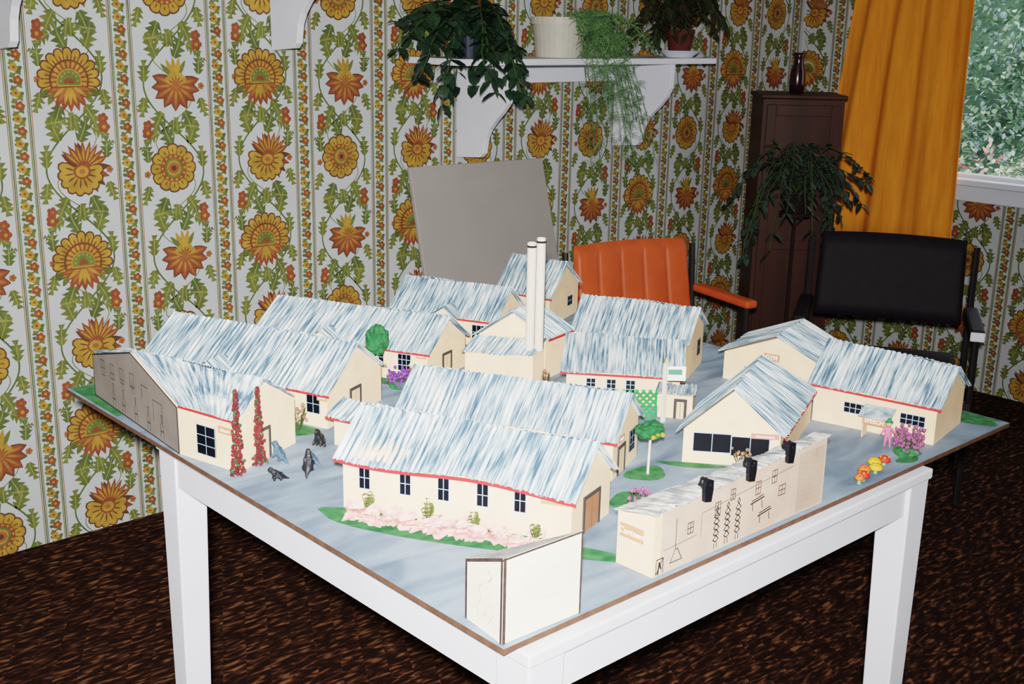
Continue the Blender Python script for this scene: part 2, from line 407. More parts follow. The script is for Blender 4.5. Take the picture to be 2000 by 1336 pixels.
# ------------------------------------------------------------------ outside
m=MB();m.bb((XR+.3,-14,-1.6),(40,24,-1.5),mat('garden_lawn',(110,130,84),.9,.2,2,c2=(160,160,120)));struct(m,'ground')
Mf=[mat('hazed_leaf',(98,130,98),.95,.3,3,c2=(126,156,118)),mat('hazed_leaf_grey',(146,168,168),.95,.3,3,c2=(172,192,194)),
    mat('hazed_leaf_pale',(168,186,158),.95,.3,3,c2=(206,214,192)),mat('hazed_leaf_dark',(80,108,88),.95,.3,3,c2=(96,124,100))]  # all leaf colours paled, outdoor haze is painted into them
Mpk=mat('garden_blossom',(216,104,120),.9,.2,8,c2=(232,176,178));Mwh=mat('garden_white_bloom',(206,206,196),.9,.2,8,c2=(240,236,228))
rg=random.Random(4);m=MB()
m.add([(8.4,-1,-1.5),(8.4,12,-1.5),(15.5,14,4.2),(15.5,-2,4.2)],[(0,1,2,3)],Mf[3])
for i in range(900):
    t=rg.random();x=9.0+t*6;y=x*rg.uniform(.30,.66);z0=-1.25+(x-8.4)*.80
    col=rg.choice([0,0,1,1,2,3]);R=rg.uniform(.10,.34)
    if i%45==0: col=9;R=.12
    for k in range(26):
        v=Vector((rg.gauss(0,1),rg.gauss(0,1),rg.gauss(0,1))).normalized()
        p=Vector((x,y,z0))+v*R*rg.uniform(.7,1)
        cc=Mpk if col==9 else (Mf[col] if k%4 else Mf[rg.choice([0,1,2])])
        m.leaf(p,v+Vector((rg.uniform(-1,1),rg.uniform(-1,1),rg.uniform(-1,1))),(0,.3,1),rg.uniform(.05,.11),rg.uniform(.03,.06),cc)
single(m,'garden_trees',(12,5,-1.5),'haze-coloured green trees and shrubs on a hillside garden','trees')['kind']='stuff'
m=MB()
for i in range(240):
    x=rg.uniform(7.0,8.0);y=x*rg.uniform(.28,.68);z0=rg.uniform(.35,.80)+(x-7)*-.10;cc=rg.choice([Mf[0],Mpk,Mf[2],Mwh,Mwh,Mf[2],Mwh])
    for k in range(24):
        v=Vector((rg.gauss(0,1),rg.gauss(0,1),rg.gauss(0,1))).normalized()
        m.leaf(Vector((x,y,z0))+v*.07,v+Vector((rg.uniform(-1,1),rg.uniform(-1,1),rg.uniform(-1,1))),(0,.3,1),rg.uniform(.03,.06),.03,cc if k%3 else Mf[0])
for i in range(40):
    y=2.0+i*.09;m.tube([(7.5,y,-1.5),(7.5+.1*math.sin(i),y+.03,.45)],.012,Mf[3],5)
single(m,'flowering_shrubs',(7.4,3.5,-1.5),'low shrubs with pink and white blossom outdoors','shrubs')['kind']='stuff'
# ------------------------------------------------------------------ curtain
m=MB();n=120;vs=[];fs=[]
y0,y1=2.375,2.86;rows=14
for i in range(n+1):
    t=i/n
    for j in range(rows+1):
        zt=j/rows;z=.60+zt*(2.2-.60)
        yl=y1+.20*(1-zt);yr=y0-.02*(1-zt)
        yy=yl+(yr-yl)*t
        xx=XR-.085+.020*math.sin(t*2*math.pi*3.6+.5*math.sin(zt*2.5))*(.7+.35*math.sin(5*t+1))+.004*math.sin(t*2*math.pi*8.3+1+zt)+.006*math.sin(zt*7+t*20)
        vs.append((xx,yy,z))
for i in range(n):
    for j in range(rows): fs.append((i*(rows+1)+j,(i+1)*(rows+1)+j,(i+1)*(rows+1)+j+1,i*(rows+1)+j+1))
T=thing('curtain',(XR-.085,2.68,.6),'long golden orange curtain hanging beside the window','curtain')
m.add(vs,fs,mat('orange_curtain_cloth',(220,134,44),.9,.08,60,c2=(232,150,52),sc=(1,1,.1)));m.obj('curtain_cloth',T,smooth=True,solid=.003)
m=MB();m.tube([(XR-.085,.6,2.22),(XR-.085,3.1,2.22)],.012,M_white);m.box((XR-.045,3.05,2.22),(.088,.02,.02),M_white);m.box((XR-.045,.75,2.22),(.088,.02,.02),M_white);m.obj('curtain_rail',T)
# ------------------------------------------------------------------ wall shelves
def shelf(x0,x1,zt,bx,depth=.30,rail=None,label=''):
    T=thing('wall_shelf',((x0+x1)/2,YW-.001,zt-.36),label,'shelf')
    BP=[(0,0),(1,0),(1,-.05),(.99,-.09),(.93,-.125),(.82,-.16),(.70,-.19),(.60,-.22),(.54,-.25),(.52,-.275),(.50,-.305),(.44,-.32),(0,-.33)]
    m=MB();m.bb((x0,YW-depth,zt-.022),(x1,YW-.008,zt),M_white);m.obj('shelf_board',T,bevel=.003)
    for b in bx:
        m=MB();m.extr([(b-.011,YW-.008-d*depth*.97,zt-.022+z) for d,z in BP],(.022,0,0),M_white);m.obj('bracket',T,bevel=.002)
    if rail:
        m=MB();m.bb((rail[0],YW-.028,zt-.095),(rail[1],YW-.008,zt-.022),M_white);m.obj('rail',T)
shelf(2.46,3.78,1.398,(2.70,3.52),rail=(2.711,3.509),label='white wooden wall shelf with two curved brackets holding potted plants')
shelf(.6,2.4,1.768,(1.115,1.955),rail=(1.126,1.944),label='white wooden wall shelf with curved brackets above the table')
# ------------------------------------------------------------------ foliage helpers
Mleafd=mat('dark_leaf',(24,42,32),.35,.3,20,spec=.5,c2=(42,66,46))
Mleafm=mat('vine_leaf',(24,36,31),.5,.3,60,c2=(58,74,64),spec=.2)
Mfern=mat('fern_green',(60,94,58),.7,.2,30,c2=(102,136,88))
Mleafr=mat('reddish_leaf',(56,32,28),.6,.3,30,c2=(40,62,36))
Mstem=mat('plant_stem',(50,66,34),.7,.2,30)
def trailing(T,c,n,reach,drop,leafL,leafW,m1,seg=12,bias=(0,0),ylim=None,seedv=1,rise=.06,name='foliage',dens=1.0):
    rnd=random.Random(seedv);m=MB()
    for k in range(n):
        a=rnd.uniform(0,2*math.pi);R=reach*rnd.uniform(.35,1);D=drop*rnd.uniform(.1,1);rs=rise*rnd.uniform(.6,1.6)
        pts=[]
        for i in range(seg+1):
            t=i/seg
            x=c[0]+(math.cos(a)*R+bias[0])*t**.8+rnd.uniform(-.006,.006);y=c[1]+(math.sin(a)*R*.8+bias[1])*t**.8
            z=c[2]+rs*math.sin(min(1,t*2.2)*math.pi/2)*2-D*max(0,(t-.3))**1.6*1.77
            if ylim: y=min(y,ylim)
            pts.append((x,y,z))
        m.tube(pts,.0022,Mstem,5)
        for i in range(1,seg+1):
            p=Vector(pts[i]);d=(Vector(pts[i])-Vector(pts[i-1])).normalized()
            for s in (-1,1):
                if rnd.random()>dens: continue
                sd=d.cross(Vector((0,0,1)));
                if sd.length<.1: sd=Vector((math.cos(a),math.sin(a),0))
                sd.normalize()
                dd=(d*.5+sd*s*rnd.uniform(.5,1)+Vector((rnd.uniform(-.3,.3),rnd.uniform(-.3,.3),rnd.uniform(-.6,.3))))
                if ylim and p.y+dd.normalized().y*leafL>ylim: dd.y=-abs(dd.y)
                m.leaf(p,dd,(0,0,1),leafL*rnd.uniform(.7,1.15),leafW*rnd.uniform(.8,1.1),m1)
    m.obj(name,T)
def pot(T,c,rt,rb,h,mt,name='pot'):
    m=MB();m.lathe([(rb,0),(rt*.97,h*.82),(rt*1.05,h*.82),(rt*1.05,h),(rt*.93,h),(rt*.9,h*.85),(0,h*.85)],c,mt);m.obj(name,T)
ST=1.3985
T=thing('potted_plant',(2.60,3.06,ST),'glossy dark-leaved trailing plant in a dark blue pot on the shelf','plant')
pot(T,(2.60,3.06,ST),.055,.042,.13,mat('dark_blue_pot',(26,34,54),.5,.1))
trailing(T,(2.60,3.03,ST+.09),34,.30,.27,.060,.042,Mleafd,ylim=YW-.03,seedv=3,bias=(-.09,-.06),rise=.03,dens=.85)
T=thing('potted_fern',(3.05,3.09,ST),'asparagus fern trailing from a white pot on the shelf','plant')
pot(T,(3.05,3.09,ST),.10,.085,.14,mat('white_pot',(180,178,168),.5,.04))
rnd=random.Random(5);m=MB()
for k in range(30):
    a=rnd.uniform(-2.1,.2);R=rnd.uniform(.08,.32);D=rnd.uniform(.1,.55)
    pts=[(3.05+math.cos(a)*R*t**.7+.07*t,min(YW-.04,3.05+math.sin(a)*R*.8*t**.7-.03*t),ST+.13+.06*math.sin(t*2.2)*1.0-D*t*t) for t in [i/14 for i in range(15)]]
    m.tube(pts,.0012,Mfern,4)
    for i in range(2,15):
        p=Vector(pts[i])
        for q in range(7):
            d=Vector((rnd.uniform(-1,1),rnd.uniform(-1,.5),rnd.uniform(-.8,.6)));m.leaf(p,d,(0,0,1),rnd.uniform(.02,.05),.0024,Mfern)
m.obj('fern_fronds',T)
T=thing('potted_plant',(3.70,3.06,ST),'small plant in a terracotta pot with white saucer on the shelf','plant')
m=MB();m.lathe([(.05,0),(.085,.026),(.08,.026),(.048,.006),(0,.006)],(3.68,3.05,ST),M_white);m.obj('saucer',T)
pot(T,(3.68,3.05,ST+.007),.055,.04,.10,mat('terracotta',(78,34,29),.8,.1))
trailing(T,(3.68,3.05,ST+.10),28,.24,.18,.055,.028,Mleafr,ylim=YW-.03,seedv=8,bias=(-.05,-.02),rise=.06)
# ------------------------------------------------------------------ corner cabinet + vase + vine
Mmah=mat('mahogany',(48,24,19),.5,.2,10,c2=(66,34,25),sc=(1,1,.12))
cx_,cy_=4.33,2.92
CA=Matrix.Translation((cx_,cy_,0))@Matrix.Rotation(math.radians(-45),4,'Z')
T=thing('corner_cabinet',(cx_,cy_,0),'tall narrow dark wood cabinet standing in the room corner','cabinet')
m=MB(CA);W=.17;m.bb((-W,-.14,0),(W,.15,1.235),Mmah);m.obj('body',T,bevel=.004)
m=MB(CA);m.bb((-W-.008,-.155,1.235),(W+.008,.16,1.252),Mmah);m.obj('top',T,bevel=.004)
m=MB(CA);Md_=mat('mahogany_door',(46,23,18),.45,.2,10,c2=(64,33,25),sc=(1,1,.12))
m.bb((-W+.018,-.148,.05),(W-.018,-.1405,1.21),Md_)
for a,b,c,d in ((-W+.018,-W+.055,.05,1.21),(W-.055,W-.018,.05,1.21),(-W+.055,W-.055,1.165,1.21),(-W+.055,W-.055,.05,.10),(-W+.055,W-.055,.60,.64)): m.bb((a,-.155,c),(b,-.1482,d),Md_)
m.obj('door',T,bevel=.002)
m=MB(CA);m.blob((W-.035,-.163,.66),.009,mat('brass_knob',(120,96,50),.4,.1,metal=1),rough=0);m.obj('knob',T)
vx,vy=cx_-.03,cy_-.01
T=thing('vase',(vx,vy,1.2521),'dark red glass vase on top of the cabinet','vase')
m=MB();m.lathe([(.028,0),(.034,.04),(.032,.09),(.022,.12),(.020,.15),(.028,.168),(.022,.168),(.015,.15),(0,.14)],(vx,vy,1.2521),mat('dark_red_glass',(44,18,26),.2,.1,spec=.6));m.obj('vase_body',T,smooth=True)
PLx,PLy=3.90,2.60
T=thing('potted_vine',(PLx,PLy,0),'trailing variegated vine on a tall slim stand before the cabinet','plant')
Mdk=mat('dark_stand',(34,20,18),.7,.1,spec=.15)
m=MB();m.lathe([(.12,0),(.12,.015),(.007,.03),(.007,.80),(.06,.805),(.06,.82),(0,.82)],(PLx,PLy,0),Mdk);m.obj('plant_stand',T)
pot(T,(PLx,PLy,.821),.058,.045,.07,Mdk)
trailing(T,(PLx,PLy,.90),34,.36,.42,.056,.026,Mleafm,seedv=11,rise=.07,dens=.5,bias=(-.03,-.02))
# ------------------------------------------------------------------ grey board behind table
T0=MB();Mg=mat('grey_buff_card',(146,142,140),.8,.03,6)
bx0,bx1=2.435,3.065
R=Matrix.Translation((0,YW-.20,0))@Matrix.Rotation(math.radians(-8.5),4,'X')
T0.M=R;T0.extr([(bx0+.07,0,0.01),(bx1+.12,0,.01),(bx1,0,1.035),(bx0,0,1.04)],(0,-.018,0),Mg)
single(T0,'display_board',(2.76,YW-.2,0),'pale grey card panel leaning against the papered wall','panel',bevel=.004)
# ------------------------------------------------------------------ chairs
def chair(loc,rz,mt,label,bw,z0,z1,seams,armm,armz=.60,armcap=None,arml=.36,armt=.035):
    M=Matrix.Translation(loc)@Matrix.Rotation(rz,4,'Z')
    T=thing('armchair',loc,label,'chair')
    Mfr=mat('dark_chair_frame',(28,25,26),.5,.1,spec=.3)
    m=MB(M);n=80;rows=12;vs=[];fs=[]
    def P(u,v,front):
        x=(u-.5)*bw*(1-.03*v);z=z0+(z1-z0)*v
        th=.028*(max(0,1-abs(2*u-1)**24))**.5*(max(0,1-abs(2*v-1)**20))**.5
        ch=.010*(1-abs(math.sin(math.pi*u*seams))**.4)*(1 if .04<u<.96 else 0) if seams else .001*math.sin(3*v)
        cv=.015*(1-(2*u-1)**2)
        y=.05*v+cv+(-th+ch*(th/.028) if front else th*.5)
        return (x,y,z+(.006*(1-(2*u-1)**2)*v))
    for fr in (1,0):
        for i in range(n+1):
            for j in range(rows+1): vs.append(P(i/n,j/rows,fr))
    S=(n+1)*(rows+1)
    for i in range(n):
        for j in range(rows):
            a=i*(rows+1)+j;b=(i+1)*(rows+1)+j
            fs.append((a,b,b+1,a+1));fs.append((S+a,S+a+1,S+b+1,S+b))
    m.add(vs,fs,mt);m.obj('backrest',T,smooth=True)
    m=MB(M);m.bb((-bw*.48,-.47,.36),(bw*.48,-.02,.44),mt);m.obj('seat',T,bevel=.02)
    for s in (-1,1):
        x=s*(bw/2+.026)
        m=MB(M);m.bb((x-.024,-arml,armz-armt),(x+.024,.0,armz),armm);m.obj('armrest',T,bevel=.01)
        if armcap and s>0:
            m=MB(M);m.bb((x-.022,-arml-.012,armz-.033),(x+.022,-arml-.001,armz-.004),armcap);m.obj('armrest_cap',T,bevel=.003)
        m=MB(M);m.tube([(x,.02,0),(x,.02,.4),(x,.045,z1-.02)],.011,Mfr);m.obj('leg',T)
        m=MB(M);m.tube([(x,-arml+.02,0),(x,-arml+.03,armz-armt-.001)],.011,Mfr);m.obj('leg',T)
    m=MB(M);m.bb((-bw/2-.03,-arml+.01,.32),(bw/2+.03,-arml+.04,.355),Mfr);m.bb((-bw/2-.03,-.02,.32),(bw/2+.03,.02,.355),Mfr);m.obj('frame',T)
Mor=mat('orange_vinyl',(178,78,42),.5,.08,14,spec=.3)
Mbk=mat('black_vinyl',(24,21,27),.65,.12,30,spec=.15)
chair((2.975,2.60,0),math.radians(-15),Mor,'orange vinyl armchair with ribbed back against the wall',.47,.53,.79,5,Mor,.635,arml=.31,armt=.028)
chair((3.675,2.04,0),math.radians(-60),Mbk,'black vinyl armchair with dark frame beside the cabinet',.50,.53,.82,0,Mbk,.60,armcap=M_white)
# ------------------------------------------------------------------ table
tx0,tx1,ty0,ty1=.866,1.835,.897,1.885;AB=.695
T=thing('table',((tx0+tx1)/2,(ty0+ty1)/2,0),'white painted wooden table with square legs under the model','table')
m=MB();m.bb((tx0,ty0,.752),(tx1,ty1,.771),M_white);m.obj('tabletop',T,bevel=.003)
for y in (ty0+.012,ty1-.034):
    m=MB();m.bb((tx0+.055,y,AB),(tx1-.055,y+.022,.7519),M_white);m.obj('apron',T)
for x in (tx0+.008,tx1-.034):
    m=MB();m.bb((x,ty0+.055,AB),(x+.022,ty1-.055,.7519),M_white);m.obj('apron',T)
for x,sx in ((tx0+.004,1),(tx1-.004,-1)):
    for y,sy in ((ty0+.004,1),(ty1-.004,-1)):
        w=.062;wb=.047
        top=[(x,y),(x+sx*w,y),(x+sx*w,y+sy*w),(x,y+sy*w)]
        bot=[(x+sx*.004,y+sy*.004),(x+sx*wb,y+sy*.004),(x+sx*wb,y+sy*wb),(x+sx*.004,y+sy*wb)]
        m=MB();vs=[(a,b,0) for a,b in bot]+[(a,b,.7519) for a,b in top]
        m.add(vs,[(0,3,2,1),(4,5,6,7),(0,1,5,4),(1,2,6,5),(2,3,7,6),(3,0,4,7)],M_white);m.obj('leg',T,bevel=.003)
# ------------------------------------------------------------------ model base board
m=MB()
m.prism([(.844,.919),(2.158,.914),(2.165,2.245),(.852,2.245)],.7712,ZB-.0005,M_edge,M_board)
PK=[0]
def patch(poly):
    PK[0]+=1;m.add([(x,y,ZB-.0004+PK[0]*.00002) for x,y in poly],[tuple(range(len(poly)))],M_grass)
def blobp(cx,cy,rx,ry,rot=0,n=18,seed=0):
    return [(cx+(rx*math.cos(t)*math.cos(rot)-ry*math.sin(t)*math.sin(rot))*(1+.12*math.sin(3*t+seed)),cy+(rx*math.cos(t)*math.sin(rot)+ry*math.sin(t)*math.cos(rot))*(1+.12*math.sin(3*t+seed))) for t in [2*math.pi*i/n for i in range(n)]]
patch([(.856,2.02),(.875,2.02),(.96,2.24),(.858,2.242)])
patch(blobp(1.075,1.745,.045,.03,-1.2))
patch(blobp(1.010,1.210,.245,.036,-1.06,24,1))
patch(blobp(1.41,1.19,.04,.03));patch(blobp(1.30,1.13,.035,.03,.4))
patch(blobp(1.235,1.06,.03,.02,.4))
patch(blobp(2.12,.965,.03,.04));patch([(2.10,1.0),(2.155,.92),(2.16,1.3),(2.12,1.3)])
patch(blobp(2.0,1.62,.05,.04));patch(blobp(1.40,1.88,.05,.03,-1));patch(blobp(1.50,1.165,.06,.012,-.9))
patch(blobp(1.82,.939,.03,.014))
BO=m.obj('painted_board',loc=(1.5,1.57,.7712));BO['label']='square board painted blue-grey with green lawns on the table';BO['category']='board'
# ------------------------------------------------------------------ houses
def house(label,fl,fr,br,bl,h,r,ov=.012,ovl=None,warp=0,windows=(),doors=(),sign=None,fascia=('front',),wallm=None,leftm=None,name='model_house',mono=False,fh=.0038):
    fl,fr,br,bl=[np.array(p,float) for p in (fl,fr,br,bl)]
    hl,hr=(h if isinstance(h,tuple) else (h,h));rl,rr=(r if isinstance(r,tuple) else (r,r))
    wallm=wallm or M_cream
    c=(fl+fr+br+bl)/4
    T=thing(name,(c[0],c[1],ZB),label,'model building')
    mL=(fl+bl)/2;mR=(fr+br)/2
    P=lambda p,z: V3(p[0],p[1],ZB+z)
    m=MB()
    if mono:
        vs=[P(fl,0),P(fr,0),P(br,0),P(bl,0),P(fl,hl-.002),P(fr,hr-.002),P(br,rr-.002),P(bl,rl-.002)]
        m.add(vs,[(0,1,5,4),(1,2,6,5),(2,3,7,6),(3,0,4,7),(0,3,2,1),(4,5,6,7)],wallm)
    else:
        vs=[P(fl,0),P(fr,0),P(br,0),P(bl,0),P(fl,hl-.002),P(fr,hr-.002),P(br,hr-.002),P(bl,hl-.002),P(mL,rl-.003),P(mR,rr-.003)]
        m.add(vs,[(0,1,5,4),(1,2,6,9,5),(2,3,7,6),(0,3,2,1),(4,5,9,8),(6,7,8,9)],wallm)
        m.add([vs[i] for i in (3,0,4,8,7)],[(0,1,2,3,4)],leftm or wallm)
    m.obj('wall_body',T)
    ovl_=ov if ovl is None else ovl
    ax=(mR-mL)/np.linalg.norm(mR-mL)
    def sheet(m,Ea,Eb,Ra,Rb,wp):
        L=np.linalg.norm(Eb-Ea);nu=max(8,int(L/.0026));nv=5
        nrm=np.cross(Eb-Ea,Ra-Ea);nrm/=np.linalg.norm(nrm)
        if nrm[2]<0:nrm=-nrm
        S=np.linalg.norm(Ra-Ea);o=len(m.v);vs=[];fs=[]
        us=random.uniform(0,50);rv=random.Random(int(L*1e5));ph1=rv.uniform(0,6)
        for i in range(nu+1):
            u=i/nu;jg=rv.uniform(-.0026,.0026);jr=rv.uniform(-.0010,.0010)
            for j in range(nv+1):
                v=j/nv
                E=Ea+(Eb-Ea)*u;Rr=Ra+(Rb-Ra)*u
                p=E+(Rr-E)*(v if j else v-jg/ S)
                p=p+nrm*(.0013*math.sin(2*math.pi*u*L/.0104))
                if j==nv: p[2]+=jr
                p[2]+=wp*(1-v)*math.sin(u*math.pi*2.2+.4)+.0030*math.sin(u*7+v+ph1)*u*(1-u)*3
                vs.append(p);m.uv[o+i*(nv+1)+j]=(u*L+us,v*S)
        for i in range(nu):
            for j in range(nv): fs.append((i*(nv+1)+j,(i+1)*(nv+1)+j,(i+1)*(nv+1)+j+1,i*(nv+1)+j+1))
        m.add(vs,fs,M_roof)
    def eave(a,b,ha,hb,ra_,rb_,ma,mb_):
        A=P(a,ha);B=P(b,hb);RA=P(ma,ra_);RB=P(mb_,rb_)
        da=(A-RA)/np.linalg.norm((A-RA));db=(B-RB)/np.linalg.norm((B-RB))
        A=A+da*ov;B=B+db*ov
        axx=V3(ax[0],ax[1],0)
        A=A-axx*ovl_;RA=RA-axx*ovl_;B=B+axx*ov*.8;RB=RB+axx*ov*.8
        up_=V3(0,0,.0035)
        return A+up_,B+up_,RA+up_,RB+up_
    m=MB();edges={}
    if mono:
        E=eave(fl,fr,hl,hr,rl,rr,bl,br);sheet(m,*E,warp);edges['front']=E
    else:
        E=eave(fl,fr,hl,hr,rl,rr,mL,mR);sheet(m,*E,warp);edges['front']=E
        E=eave(bl,br,hl,hr,rl,rr,mL,mR);sheet(m,*E,0);edges['back']=E
    m.obj('roof',T,solid=.0013)
    for side in fascia:
        A,B,_,_=edges[side];n=20;m=MB()
        d=(B-A)/np.linalg.norm(B-A);nn=np.cross(d,V3(0,0,1)) if side=='front' else -np.cross(d,V3(0,0,1))
        pts=[]
        for i in range(n+1):
            u=i/n;p=A+(B-A)*u;p=p+V3(0,0,(warp if side=='front' else 0)*math.sin(u*math.pi*2.2+.4)-.0058)
            pts.append(p)
        for i in range(n):
            a,b=pts[i],pts[i+1];F=V3(0,0,fh);m.add([a,b,b-nn*.002,a-nn*.002,a+F,b+F,b-nn*.002+F,a-nn*.002+F],[(0,1,5,4),(0,3,2,1),(4,5,6,7),(2,3,7,6)],M_red)
        m.obj('fascia',T)
    SD={'front':(fl,fr),'right':(fr,br),'left':(bl,fl),'back':(br,bl)}
    def frame(side):
        a,b=SD[side];L=np.linalg.norm(b-a);d=(b-a)/L
        return V3(a[0],a[1],ZB),V3(d[0],d[1],0),V3(d[1],-d[0],0),L
    for side,t,w,z0,z1,cols,rows_ in windows:
        O,d,nn,L=frame(side);cx=t*L;m=MB()
        p=[O+d*(cx+sx*w/2)+V3(0,0,z) for sx,z in ((-1,z0),(1,z0),(1,z1),(-1,z1))]
        m.extr(p,nn*.0012,M_glass)
        uz=V3(0,0,1);lw=.0012
        for k in range(cols+1):
            x=cx-w/2+w*k/cols;m.stroke([(x,z0),(x,z1)],lw,O,d,uz,nn,M_mull,.0015)
        for k in range(rows_+1):
            z=z0+(z1-z0)*k/rows_;m.stroke([(cx-w/2,z),(cx+w/2,z)],lw,O,d,uz,nn,M_mull,.0015)
        m.obj('window',T)
    for side,t,w,hh,pm in doors:
        O,d,nn,L=frame(side);cx=t*L
        m=MB();f=.0055
        for a,b,c_,e in ((cx-w/2-f,cx-w/2,0,hh+f),(cx+w/2,cx+w/2+f,0,hh+f),(cx-w/2,cx+w/2,hh,hh+f)):
            m.extr([O+d*a+V3(0,0,c_),O+d*b+V3(0,0,c_),O+d*b+V3(0,0,e),O+d*a+V3(0,0,e)],nn*.002,M_doorgrey)
        m.obj('door_frame',T)
        m=MB();m.extr([O+d*(cx-w/2),O+d*(cx+w/2),O+d*(cx+w/2)+V3(0,0,hh),O+d*(cx-w/2)+V3(0,0,hh)],nn*.001,pm)
        m.stroke([(cx,0.002),(cx,hh-.002)],.0008,O,d,V3(0,0,1),nn,M_ink,.0014)
        m.obj('door',T)
    if sign:
        side,t,z,w,hh,txt,sm=sign
        O,d,nn,L=frame(side);m=MB();cx=t*L
        m.extr([O+d*(cx-w/2)+V3(0,0,z-hh/2),O+d*(cx+w/2)+V3(0,0,z-hh/2),O+d*(cx+w/2)+V3(0,0,z+hh/2),O+d*(cx-w/2)+V3(0,0,z+hh/2)],nn*.0018,sm)
        so=m.obj('name_sign',T)
        text_part(T,txt,min(hh*.85,w/len(txt)*1.6),O+d*cx+V3(0,0,z)+nn*.0018,d,nn,M_letter,par=so)
    T['frame']=frame
    return T
H1=house('cream card classroom block with a grey drawn end wall',(.854,1.763),(.887,1.621),(1.036,1.685),(.880,2.17),.086,.137,ov=.0,windows=[('front',.48,.045,.014,.066,2,3)],doors=[('right',.42,.03,.052,M_doorpanel)],sign=('front',.82,.068,.036,.012,'School 1',M_tan),leftm=M_muralwall)
H2=house('long cream card classroom block with streaked roof and porch',(.975,2.135),(1.121,1.711),(1.30,1.79),(1.15,2.20),.072,.138,windows=[('front',.93,.03,.026,.062,2,2),('front',.70,.03,.026,.062,2,2)],doors=[('right',.5,.03,.05,M_doorpanel)],sign=('front',.975,.058,.022,.011,'School 2',M_tan))
H3=house('long cream card classroom block behind the round green tree',(1.262,2.19),(1.437,1.815),(1.583,1.868),(1.41,2.23),.071,.127,windows=[('front',.87,.03,.022,.058,3,3),('front',.72,.026,.03,.06,2,2)],doors=[('right',.5,.028,.046,M_doorpanel)],sign=('front',.965,.058,.022,.010,'School 3',M_tan))
H4=house('long cream card building near the back of the board',(1.625,2.18),(1.731,1.938),(1.862,1.983),(1.76,2.232),.068,.128,windows=[('front',.85,.035,.016,.05,3,2),('front',.5,.03,.02,.05,2,2),('right',.5,.04,.02,.045,3,2)])
H5=house('small cream card building at the far corner of the board',(1.93,2.14),(1.965,1.997),(2.145,2.075),(2.11,2.225),.080,.147,windows=[('right',.7,.03,.03,.055,2,2)])
H6=house('cream card hall with streaked roof behind the lower annexe',(1.760,1.715),(1.86,1.48),(2.02,1.56),(1.91,1.80),.090,.143,ovl=.004,windows=[('right',.75,.025,.03,.065,2,2)],fascia=())
H7=house('low cream card annexe with lean-to roof and three windows',(1.583,1.555),(1.728,1.384),(1.795,1.44),(1.66,1.62),.066,.112,mono=True,windows=[('front',.22,.018,.022,.05,2,3),('front',.40,.018,.022,.05,2,3),('front',.57,.018,.022,.05,2,3)])
d_=np.array((.97,.245))
bfl,bfr=np.array((1.510,1.782)),np.array((1.603,1.673))
HB1=house('cream card boiler house lean-to below the twin chimneys',bfl,bfr,bfr+.045*d_,bfl+.045*d_,.064,.088,mono=True,fascia=(),ov=.005)
HB=house('tall cream card boiler house with gabled roof',bfr+.048*d_,bfr+.140*d_,bfl+.140*d_,bfl+.048*d_,.094,.144,ov=.012,ovl=.004)
for p,hh in (((1.609,1.691),.247),((1.6225,1.6775),.257)):
    zc=ZB+.071
    T=thing('model_chimney',(p[0],p[1],zc),'tall white cardboard tube chimney rising from the boiler house','chimney',group='twin boiler house chimneys')
    m=MB();m.lathe([(.0093,0),(.0093,hh-.02),(.0078,hh-.02),(.0078,hh-.03),(0,hh-.03)],(p[0],p[1],zc),mat('chimney_white',(225,216,200),.8,.05,30),20);m.obj('chimney_tube',T)
    m=MB();m.lathe([(.0096,hh-.030),(.0097,hh-.029),(.0097,hh-.026),(.0094,hh-.0255)],(p[0],p[1],zc),M_ink,20)
    m.obj('band',T)
    dv=V3(p[0],p[1],0)/math.hypot(*p);sx_=V3(dv[1],-dv[0],0)*.0093
    m=MB();m.tube([V3(p[0],p[1],zc)+sx_+V3(0,0,.004),V3(p[0],p[1],zc+hh-.021)+sx_],.0012,M_ink,6);m.obj('ink_edge',T)
H8=house('cream card building with long streaked roof and signed gable end',(1.168,1.548),(1.338,1.202),(1.459,1.255),(1.289,1.60),.075,.131,windows=[('right',.75,.026,.022,.06,2,3)],doors=[('right',.33,.028,.045,M_doorpanel)],sign=('right',.3,.062,.03,.010,'Crafts',M_pink))
H8w=house('small cream card porch wing with low streaked roof',(1.085,1.635),(1.125,1.520),(1.160,1.530),(1.125,1.648),.056,.072,mono=True)
H9=house('cream card building with five windows and wavy red eave',(.940,1.395),(1.118,1.078),(1.238,1.115),(1.075,1.455),(.088,.074),(.140,.133),warp=-.005,windows=[('front',t,.018,.036,.072,2,2) for t in (.10,.285,.455,.625,.785)],doors=[('right',.5,.045,.052,mat('brown_door',(150,100,74),.8,.1))],sign=('front',.93,.062,.042,.014,'Workshop',M_tan),fh=.0048)
H11=house('cream card administration block with wide gable windows',(1.602,1.059),(1.858,1.166),(1.63,1.25),(1.498,1.185),.063,.137,ovl=.012,windows=[('left',.30,.064,.022,.056,2,1),('left',.695,.064,.018,.053,2,1)],sign=('left',.84,.056,.047,.009,'Administration',M_pink))
H12=house('long cream card building with porch and paned windows',(1.870,1.17),(1.92,.945),(2.08,.975),(2.03,1.2),(.080,.076),(.142,.128),windows=[('front',.36,.045,.03,.05,4,2),('front',.82,.045,.03,.05,4,2)])
HG=house('cream card gymnasium wing with gabled front',(2.005,1.222),(2.158,1.265),(2.118,1.50),(1.958,1.452),.062,.112,windows=[('left',.27,.03,.018,.036,2,2),('left',.68,.03,.018,.036,2,2)],sign=('left',.46,.066,.034,.015,'GYM',M_tan),fascia=())
O,d,nn,L=H12['frame']('front')
T=thing('model_porch',tuple(O+d*L*.57+nn*.015),'small cream card porch with streaked roof and speech sign','porch')
c0=O+d*(L*.57-.022)+nn*.0125;c1=O+d*(L*.57+.022)+nn*.0125
